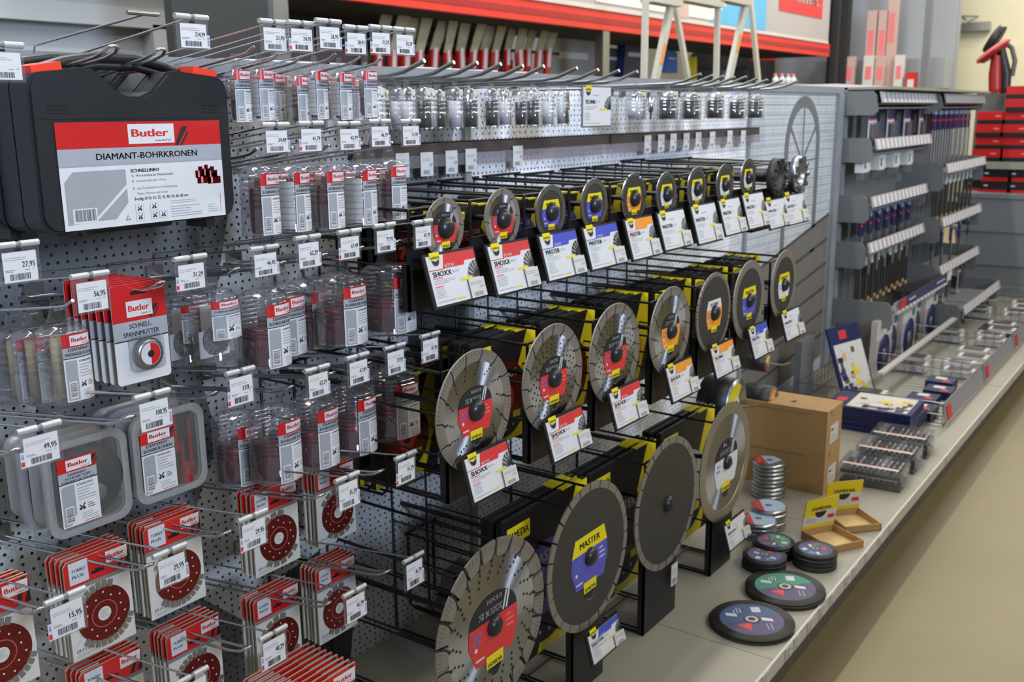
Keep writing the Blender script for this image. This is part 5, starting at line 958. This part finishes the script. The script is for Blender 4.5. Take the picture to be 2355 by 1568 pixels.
for i in range(4):
    x = 4.28+i*.80; o = proto('bk', lambda: basket(.76, .62, .10, 1), (x, YW-.75, SH+.002), 'low wire basket with grey front rail, %s beyond the blue folders' % ORD[i], 'wire basket', 'wire baskets on the far base shelf', (0, 0, 0))
    for j in range(6):
        def fn(): 
            t = E_('small_pack'); b = MB(); b.bx(0, .10, 0, .14, 0, .03, 'lightgrey'); b.bx(.01, .09, .02, .12, .03, .034, 'brown'); b.build('pack', t); b = MB(); b.bx(0, .10, 0, .03, .03, .031, 'paper'); b.build('label', t); return t
        def fn2():
            t = E_('small_pack'); b = MB(); b.bx(0, .12, 0, .12, 0, .04, 'navy'); b.build('pack', t); b = MB(); b.bx(.02, .05, .02, .05, .04, .041, 'label_red'); b.bx(.06, .1, .04, .09, .04, .041, 'paper'); b.build('label', t); return t
        blue = (i == 0 and j < 5) or j == 6
        proto('sp%d' % blue, fn2 if blue else fn, (x+.04+.17*(j % 4), YW-.70+.22*(j//4)+.03*(j % 2), SH+.008), '%s lying in the %s wire basket, %s item' % ('small navy pack' if blue else 'small grey pack', ORD[i], ORD[j]), 'pack', 'small packs in the wire baskets', (0, 0, 0))
b = MB(); b.bx(0, .05, 0, .008, 0, 2.9, 'lightgrey')
b = MB(); b.bx(0, 1.5, 0, .03, 0, .012, 'rail_strip'); o = b.build('divider_bar', None, (4.6, YW-.42, SH+.103)); tag(o, 'pale flat bar lying lengthwise across the near wire baskets', 'bar')
# ------------------------------------------------------------------ end shelving with red cases and grey crates
XE = 7.75
es = thing('end_shelving', (XE, .2, 0), 'grey end shelving carrying red cases at the right edge', 'shelving')
zA = atx(2290, 372, XE).z; zB = atx(2290, 530, XE).z; 
b = MB(); b.bx(0, .5, -1.6, 1.2, zA-.05, zA, 'shelf'); b.build('shelf_board', es); b = MB(); b.bx(0, .5, -1.6, 1.2, zB-.06, zB, 'shelf'); b.build('shelf_board', es); b = MB(); b.bx(-.28, .5, -1.6, 1.2, SH-.05, SH, 'shelf'); b.build('base_board', es); b = MB(); b.bx(-.2, .5, -1.6, 1.2, 0, SH-.05, 'plinth'); b.build('kick_plate', es)
b = MB(); b.bx(.5, .53, -1.6, 1.4, 0, TOP, 'bracket'); b.build('back_panel', es)
for y in (-1.6, 1.15): b = MB(); b.bx(.44, .5, y, y+.05, 0, TOP, 'frame_grey'); b.build('upright_post', es)
def redcase(w, top=True):
    t = E_('tool_box_case'); b = MB(); b.bx(0, .3, -w/2, w/2, .03, .085, 'red'); b.build('lid', t); b = MB(); b.bx(0, .3, -w/2, w/2, 0, .03, 'black'); b.bx(-.002, .0, -w*.35, -w*.15, .05, .06, 'pink'); b.build('base', t); return t
def dkcase(w):
    t = E_('tool_box_case'); b = MB(); b.bx(0, .3, -w/2, w/2, .03, .085, 'black'); b.build('lid', t); b = MB(); b.bx(0, .3, -w/2, w/2, 0, .028, 'red'); b.bx(-.002, .0, w*.25, w*.38, .05, .06, 'lightgrey'); b.build('base', t); return t
n = 0
ya = atx(2252, 340, XE).y; yb = atx(2330, 340, XE).y; wc = (atx(2235, 355, XE).y-atx(2298, 355, XE).y)
for s, (yc, k0) in enumerate(((atx(2266, 340, XE).y, 4), (atx(2334, 340, XE).y, 6), (atx(2400, 340, XE).y, 6))):
    for k in range(k0):
        proto('rcs', lambda: redcase(wc), (XE+.02+.02*(k % 2), yc+random.uniform(-.02, .02), zA+.0855*k), 'red tool case on the upper end shelf, %s stack, %s from the bottom' % (ORD[s], ORD[k]), 'tool case', 'red tool cases on the upper end shelf', (0, 0, 0))
for s, px in enumerate((2232, 2282, 2345)):
    yc = atx(px, 480, XE).y
    for k in range(5):
        proto('dcs', lambda: dkcase(wc*1.12), (XE+.03+(.15 if s == 0 else 0), yc, zB+.0855*k), 'black tool case on the lower end shelf, %s stack, %s from the bottom' % (ORD[s], ORD[k]), 'tool case', 'black and red tool cases on the lower end shelf', (0, 0, 0))
def crate():
    t = E_('grey_crate'); b = MB(); P = [(-.27, 0), (.27, 0), (.30, .24), (-.30, .24)]
    b.add([(0, y, z) for y, z in P]+[(.45, y, z) for y, z in P], [(0, 1, 2, 3), (7, 6, 5, 4), (0, 4, 5, 1), (1, 5, 6, 2), (3, 7, 4, 0), (2, 6, 7, 3)], 'crate'); b.build('body', t); b = MB(); b.bx(-.012, .46, -.31, .31, .215, .245, 'crate'); b.build('rim', t); return t
for k in range(3): proto('cr', crate, (XE-.1, atx(2295, 640, XE).y, SH+.19*0+.246*k*.95), 'grey plastic crate under the end shelving, %s from the bottom' % ORD[k], 'crate', 'stacked grey crates', (0, 0, 0))
b = MB(); b.bx(0, .22, 0, .30, 0, .03, 'black'); b.bx(.05, .1, .1, .16, .03, .0305, 'lightgrey'); q = atz(2320, 757, SH+.03); o = b.build('flat_black_box', None, (q.x-.1, q.y-.15, SH)); tag(o, 'flat black box lying on the far base shelf before the crates', 'box')
# ------------------------------------------------------------------ drywall sander standing on the end shelving, white boards
def P3(px, py, X): return atx(px, py, X)
XS = 8.0
zt = TOP
sd = thing('drywall_sander', (XS, P3(2300, 210, XS).y, zt), 'red and black long-neck sander standing on top of the far shelving', 'power tool'); O = sd.location
def rel(px, py, dx=0): v = P3(px, py, XS)-O; return (v.x+dx, v.y, v.z)
b = MB(); b.tube([rel(2289, 214), rel(2289, 170), rel(2291, 128)], [.045, .045, .032], 'dark_red', 12); b.build('red_body', sd)
b = MB(); b.tube([rel(2310, 214, .02), rel(2312, 170, .02), rel(2300, 110, .02)], [.035, .038, .03], 'black', 12); b.build('black_body', sd)
b = MB(); b.tube([rel(2325, 175, .04), rel(2332, 140, .04), rel(2325, 110, .04), rel(2308, 96, .04)], .016, 'blade_grey', 10); b.build('hose', sd)
def plate(b, cpx, cpy, r0, r1, th, m, ang):
    c = Vector(rel(cpx, cpy)); n = 28; ax = Vector((0, -math.cos(ang), math.sin(ang))); nn = Vector((0, math.sin(ang), math.cos(ang))); ux = Vector((1, 0, 0))
    rs = []
    for (r, h) in ((.0001, -th), (r0, -th), (r1, 0), (.0001, th*.3)): rs.append([c+ax*(r*math.cos(2*PI*k/n))+ux*(r*.8*math.sin(2*PI*k/n))+nn*h for k in range(n)])
    vs = [p for r in rs for p in r]; fs = [(i*n+k, i*n+(k+1) % n, (i+1)*n+(k+1) % n, (i+1)*n+k) for i in range(3) for k in range(n)]; b.add(vs, fs, m, True)
b = MB(); plate(b, 2282, 114, .13, .125, .02, 'pink', .66); plate(b, 2284, 117, .10, .12, .03, 'dark_red', .66); b.build('guard_ring', sd)
b = MB(); plate(b, 2280, 88, .11, .10, .045, 'black', 1.05); b.build('sanding_head', sd)
p = P3(1930, 196, 5.3); q = P3(2075, 198, 5.9)
b = MB(); b.bx(0, 1.1, 0, .22, 0, .02, 'white'); o = b.build('white_board', None, (5.15, YW+.05, TOP)); tag(o, 'white board lying on top of the far shelving', 'board')
# teal and white flat packs lying on the near top board
for i, px in enumerate((500, 575, 660, 700, 920, 1000, 1080, 1180)):
    p = at(px, 145, 1.72); t = thing('flat_pack', (p.x, 1.72, TOP), 'teal and white flat pack lying on the panel top, %s from left' % ORD[i], 'flat pack', 'teal and white packs on the panel top')
    b = MB(); b.lathe([(.0001, 0), (.06, 0), (.06, .008), (.0001, .010)], 'teal', 'z', 24, (0, .07, 0)); b.build('disc', t); b = MB(); b.bx(.03, .13, 0, .12, 0, .012, 'white'); b.build('card', t)
# ------------------------------------------------------------------ behind the run: pallet racking with red beam, banner, saws, ladders
YB = 4.5
rackb = thing('pallet_racking', (at(1300, 300, YB).x, YB, 0), 'racking behind the panel with a long red beam and zinc posts', 'racking'); OB = rackb.location
def rb_(px, py, Y=YB): v = at(px, py, Y)-OB; return v
zl, zu = 2.163, 2.31
b = MB(); x0 = at(600, 0, YB).x-1.5; x1 = at(1903, 110, YB).x; b.bx(x0-OB.x, x1-OB.x, -.03, .03, zl, zu+.01, 'beam_red'); b.bx(x0-OB.x, x1-OB.x, -.034, -.03, zl+.05, zu-.05, 'dark_red'); b.build('red_beam', rackb)
for px in (632, 1378, 1915):
    x = at(px, 110, YB+.05).x-OB.x; b = MB(); b.bx(x-.055, x+.055, -.02, .06, 0, 2.16 if px != 1915 else 5, 'zinc' if px != 1915 else 'dark'); b.build('zinc_post', rackb)
b = MB(); x2 = at(1370, 110, YB).x; b.bx(at(632, 60, YB).x-OB.x, x2-OB.x, .9, .95, 0, 2.55, 'dark'); b.bx(at(632, 60, YB).x-OB.x, x2-OB.x, .86, .9, 1.2, 1.95, 'bay_back'); b.build('bay_back', rackb)
b = MB(); b.bx(at(632, 60, YB).x-OB.x, at(1903, 110, YB).x-OB.x, .02, .95, 2.17, 2.2, 'dark'); b.build('deck', rackb)
# grey banner on the beam
xb0 = at(1100, 20, YB-.02).x; xb1 = at(1903, 60, YB-.02).x
bn = thing('banner', (xb0, YB-.04, 2.32), 'long grey banner with white poster and red sign above the red beam', 'banner')
b = MB(); b.bx(-2.4, xb1-xb0, 0, .012, 0, 1.1, 'banner'); b.bx(-2.4, xb1-xb0, -.004, 0, 0, .035, 'rail_strip'); b.build('sheet', bn)
b = MB(); xp0, xp1 = at(1372, 20, YB-.05).x-xb0, at(1762, 60, YB-.05).x-xb0; b.T = lambda u, v, e: (xp0+u, -.004-e, v); L = xp1-xp0
b.q2(0, .06, L, 1.0, 'poster', .001); b.p2([(L*.60, .04), (L, .04), (L, 1.0), (L*.9, .6)], 'sky_blue', .002); b.q2(L*.36, .04, L*.47, .5, 'pink_box', .0015); b.p2([(L*.2, .3), (L*.33, .3), (L*.28, 1)], 'lightgrey', .0015); b.build('poster', bn)
b = MB(); xs0, xs1 = at(1793, 15, YB-.05).x-xb0, at(1892, 30, YB-.05).x-xb0; L = xs1-xs0; zs = at(1840, 33, YB-.05).z-2.32; b.T = lambda u, v, e: (xs0+u, -.006-e, zs+v); b.q2(0, 0, L, .5, 'label_red', .001); b.text('Hilfe.', L*.93, .14, .13, 'white', .003, 'r', w=L*.72, bold=.03); b.build('red_sign', bn)
# dark panel left of the saws
b = MB(); p0, p1 = at(402, 100, 3.6), at(622, 100, 3.6); b.bx(0, p1.x-p0.x, 0, .05, 0, 2.9, 'dark_panel'); o = b.build('dark_partition', None, (p0.x, 3.6, 0)); tag(o, 'dark grey partition behind the tags at the upper left', 'partition')
b = MB(); p0, p1 = at(-60, 100, 4.6), at(400, 100, 4.6); zb0 = at(200, 45, 4.6).z; L = p1.x-p0.x
t = thing('grey_gate', (p0.x, 4.6, 0), 'large pale grey gate frame with recessed panel at the upper left', 'gate')
b.bx(0, L, 0, .1, zb0-.02, 3.4, 'frame_grey'); b.bx(0, .1, 0, .1, 0, zb0, 'frame_grey'); b.bx(L-.12, L, 0, .1, 0, zb0, 'frame_grey'); b.bx(-.8, L, .02, .1, 2.35, 3.6, 'lightgrey'); b.build('gate_frame', t); b = MB(); b.bx(0, L, .1, .14, 0, zb0, 'pale_blue' if 0 else 'wall_grey'); b.build('gate_panel', t)
# saws with red handles
def saw():
    t = E_('hand_saw'); b = MB(); b.prism([(-.05, 0), (.05, 0), (.26, .42), (.12, .46)], 0, .012, 'saw_sleeve'); b.build('sleeved_blade', t)
    b = MB(); b.prism([(-.045, -.26), (.02, -.27), (.045, -.05), (.05, 0), (-.045, 0)], -.01, .02, 'red'); b.prism([(-.025, -.14), (.02, -.14), (.02, .02), (-.02, .02)], -.014, -.01, 'white'); b.build('handle', t); return t
sx = [870, 905, 935, 965, 1000, 1030, 1060, 1090, 1115, 1140, 1168, 1195, 1215, 1240, 1262]
b = MB(); xr0 = at(850, 110, 5.0).x; b.tube([(0, 0, 0), (at(1290, 110, 5.0).x-xr0, 0, 0)], .012, 'dark'); o = b.build('saw_rail', None, (xr0, 5.02, at(1050, 106, 5.0).z)); tag(o, 'dark bar carrying the row of saws behind the panel', 'rail')
for i, px in enumerate(sx):
    p = at(px, 116+4*(i % 2), 4.98-.05*(i % 2)); proto('saw', saw, p, 'hand saw with red handle and pale blade sleeve behind the panel, %s from left' % ORD[i], 'hand saw', 'hand saws on the rear rack', (0, random.uniform(-.1, .12), 0), random.uniform(.8, 1.05))
# aisle beyond the racking: bright far goods, container, jackets
for i, (px, py, w, h, Y, m, nm, lab) in enumerate(((1318, 150, .9, .6, 5.3, 'wall_grey', 'pale_panel', 'pale panel between the saws and the zinc post'), (1460, 140, .5, .42, 5.3, 'navy', 'blue_sack', 'dark blue hanging goods behind the left ladder leg'), (1410, 145, .35, .30, 5.4, 'blade_grey', 'tool_bundle', 'grey bundle of hanging tools right of the zinc post'), (1545, 142, .3, .24, 5.3, 'skyc', 'blue_bag', 'bright blue bag behind the left ladder'), (1600, 155, .09, .24, 5.3, 'yellow', 'yellow_case', 'yellow case between the ladder legs'), (1655, 160, .8, .36, 6.0, 'hub', 'dark_container', 'dark container behind the ladders'), (1735, 150, .6, .5, 6.0, 'dark', 'black_bin', 'black bin with orange and white rim right of the ladders'))):
    p = at(px, py, Y); fl = nm in ('dark_container', 'black_bin', 'yellow_case'); h = p.z+h/2 if fl else h; t = thing(nm, (p.x, Y, 0 if fl else p.z-h/2), lab, nm.split('_')[-1] if nm != 'bright_window' else 'window')
    b = MB(); b.lathe([(w*.42, 0), (w*.5, h*.15), (w*.5, h*.9), (w*.46, h), (.0001, h)], m, 'z', 20) if nm in ('dark_container', 'black_bin') else b.prism([(-w/2, 0), (w/2, 0), (w*.46, h*.9), (w*.3, h), (-w*.4, h)], 0, .1, m); b.build('body', t)
    b = MB(); b.bx(-w*.3, w*.3, -.006, -.001, h*.6, h*.7, 'lightgrey' if nm != 'black_bin' else 'label_red') if nm not in ('dark_container', 'black_bin') else b.lathe([(w*.51, h*.92), (w*.53, h), (w*.49, h*1.02)], 'beam_red' if nm == 'black_bin' else 'dark', 'z', 20); b.build('trim_band', t)
    if not fl: b = MB(); b.tube([(0, .05, h*.88), (0, .05, 2.18-(p.z-h/2))], .006, 'zinc'); b.build('hanging_wire', t)
p = at(1650, 105, 8.5); b = MB(); b.bx(-2.2, 2.2, 0, .1, -.3, .5, 'daylight'); b.bx(-2.3, 2.3, .0, .12, -.36, -.3, 'frame_grey'); struct(b.build('window_1', None, (p.x, 8.48, p.z)))
# spray bottles at the right end
for i, px in enumerate((1783, 1798, 1812, 1824)):
    p = at(px, 188, 3.8); t = thing('spray_bottle', (p.x, 3.8, p.z-.02), 'white spray bottle with pink nozzle behind the far top hooks, %s from left' % ORD[i], 'bottle', 'spray bottles behind the panel')
    b = MB(); b.lathe([(.0001, 0), (.03, 0), (.03, .05), (.012, .07), (.012, .08), (.0001, .08)], 'white', 'z', 14); b.build('body', t); b = MB(); b.bx(-.025, .012, -.01, .01, .08, .10, 'pink'); b.build('nozzle', t)
sb = thing('rear_counter', (at(1800, 190, 3.8).x+.35, 3.8, 0), 'grey counter behind the panel carrying the spray bottles', 'counter'); b = MB(); b.bx(-.5, .9, -.15, .4, 0, at(1803, 188, 3.8).z-.022, 'frame_grey'); b.build('body', sb)
# ladders
YL = 2.9
def ladder(name, rails, steps, label):
    t = thing('step_ladder', (at(rails[0][0], 100, YL).x, YL, 0), label, 'ladder'); O_ = t.location
    for i, (xt, yt, xb, yb, w, tag_, dy) in enumerate(rails):
        a = at(xt, yt, YL+dy); c = at(xb, yb, YL+dy); d = (c-a); top = a-d*1.2; k = (c.z)/(a.z-c.z) if a.z > c.z else 1; bot = c+d*k
        b = MB(); ax = (bot-top).normalized(); L = (bot-top).length; mid = (top+bot)/2-O_; rot = Vector((0, 0, 1)).rotation_difference(ax).to_matrix(); b.box(mid, (w, .03, L), 'alu', rot)
        o = b.build('rail', t)
        if tag_:
            b = MB(); m2 = (a*(1-tag_)+c*tag_)-O_; b.box(m2+Vector((w*.1, -.017, 0)), (w*.45, .004, .13), 'ladder_orange', rot); s = b.build('warning_sticker', t)
    for (xa, ya, xc, yc) in steps:
        a = at(xa, ya, YL)-O_; c = at(xc, yc, YL)-O_; b = MB(); b.box((a+c)/2, ((c-a).length, .09, .035), 'alu'); b.build('step', t)
    return t
ladder('l', [(1485, 0, 1481, 176, .034, 0, 0), (1545, 0, 1508, 178, .055, .7, 0), (1552, 8, 1582, 178, .045, 0, .5)], [(1488, 4, 1556, 4)], 'aluminium step ladder behind the panel, the left one')
ladder('r', [(1651, 0, 1647, 182, .034, 0, 0), (1716, 0, 1676, 182, .06, .55, 0), (1726, 0, 1744, 182, .05, 0, .5)], [(1560, 6, 1652, 2), (1652, 2, 1715, 2)], 'aluminium step ladder behind the panel, the right one with orange stickers')
# far racking with long pale boxes
XR = 14.2
fr = thing('far_racking', (XR, atx(2000, 100, XR).y, 0), 'dark far racking holding long upright boxes near the cream wall', 'racking'); O = fr.location
def yy(px): return atx(px, 100, XR).y-O.y
b = MB(); b.bx(-.05, .1, yy(1950), yy(1906), 0, 5, 'dark'); b.build('dark_post', fr)
b = MB(); b.bx(-.05, .05, yy(2140), yy(2124), 0, 5, 'bracket'); b.build('perforated_post', fr)
b = MB(); b.bx(.8, .9, yy(2124)-.2, yy(1906)+1.0, 0, 5, 'wall_grey'); b.bx(.4, .8, yy(2124)-.2, yy(1906)+.3, 1.75, 2.15, 'frame_grey'); b.build('bay_back', fr)
b = MB(); b.bx(.85, 1.0, yy(2166), yy(2140)+.1, 0, 5, 'frame_grey'); b.build('side_column', fr)
zs = TOP-.1
b = MB(); b.bx(-.1, .6, yy(2128), yy(1925), zs-.06, zs, 'shelf'); b.build('shelf_board', fr)
lb = [(1952, 130, 26), (2000, 22, 22), (2026, 22, 22), (2050, -30, 22), (1998, 128, 24), (2024, 128, 22), (2068, 126, 20), (2095, 166, 24)]
for i, (px, py, w) in enumerate(lb):
    a = atx(px, py, XR); wd = abs(atx(px+w/2, 150, XR).y-atx(px-w/2, 150, XR).y); nm = 'long_box'; t = thing(nm, (XR+.02+(.12 if py < 100 else 0), a.y, zs), '%s upright in the far racking, %s from left' % ('orange box' if i == 7 else 'long pale box', ORD[i]), 'box', 'long boxes in the far racking')
    b = MB(); h = a.z-zs; b.bx(0, .1, -wd/2, wd/2, 0, h, ['pink_box', 'pink_box', 'pink_box', 'pink_box', 'paper', 'pink_box', 'paper', 'beam_red'][i]); b.build('carton', t); b = MB(); b.bx(-.002, 0, -wd*.3, wd*.3, h*.55, h*.8, 'pink' if i != 7 else 'white'); b.build('print', t)
# door closer and door frame on the cream wall
b = MB(); p = atx(2240, 62, 15.95); t = thing('door_closer', p, 'grey door closer with arm on the cream wall at the upper right', 'door closer'); b.bx(-.08, .05, -.22, .22, -.06, .06, 'silverlid'); b.build('body', t); b = MB(); b.tube([(-.06, .1, .1), (-.02, .2, .16), (-.02, -.05, .14), (-.06, .08, .06)], .012, 'bracket'); b.build('arm', t)
b = MB(); y0 = atx(2182, 100, 15.9).y; b.bx(0, .05, -1.3, 0, 0, 2.32, 'cream'); b.bx(-.02, 0, -1.25, -1.2, .9, 1.3, 'lightgrey'); o = b.build('door_1', None, (15.92, y0, 0)); struct(o)
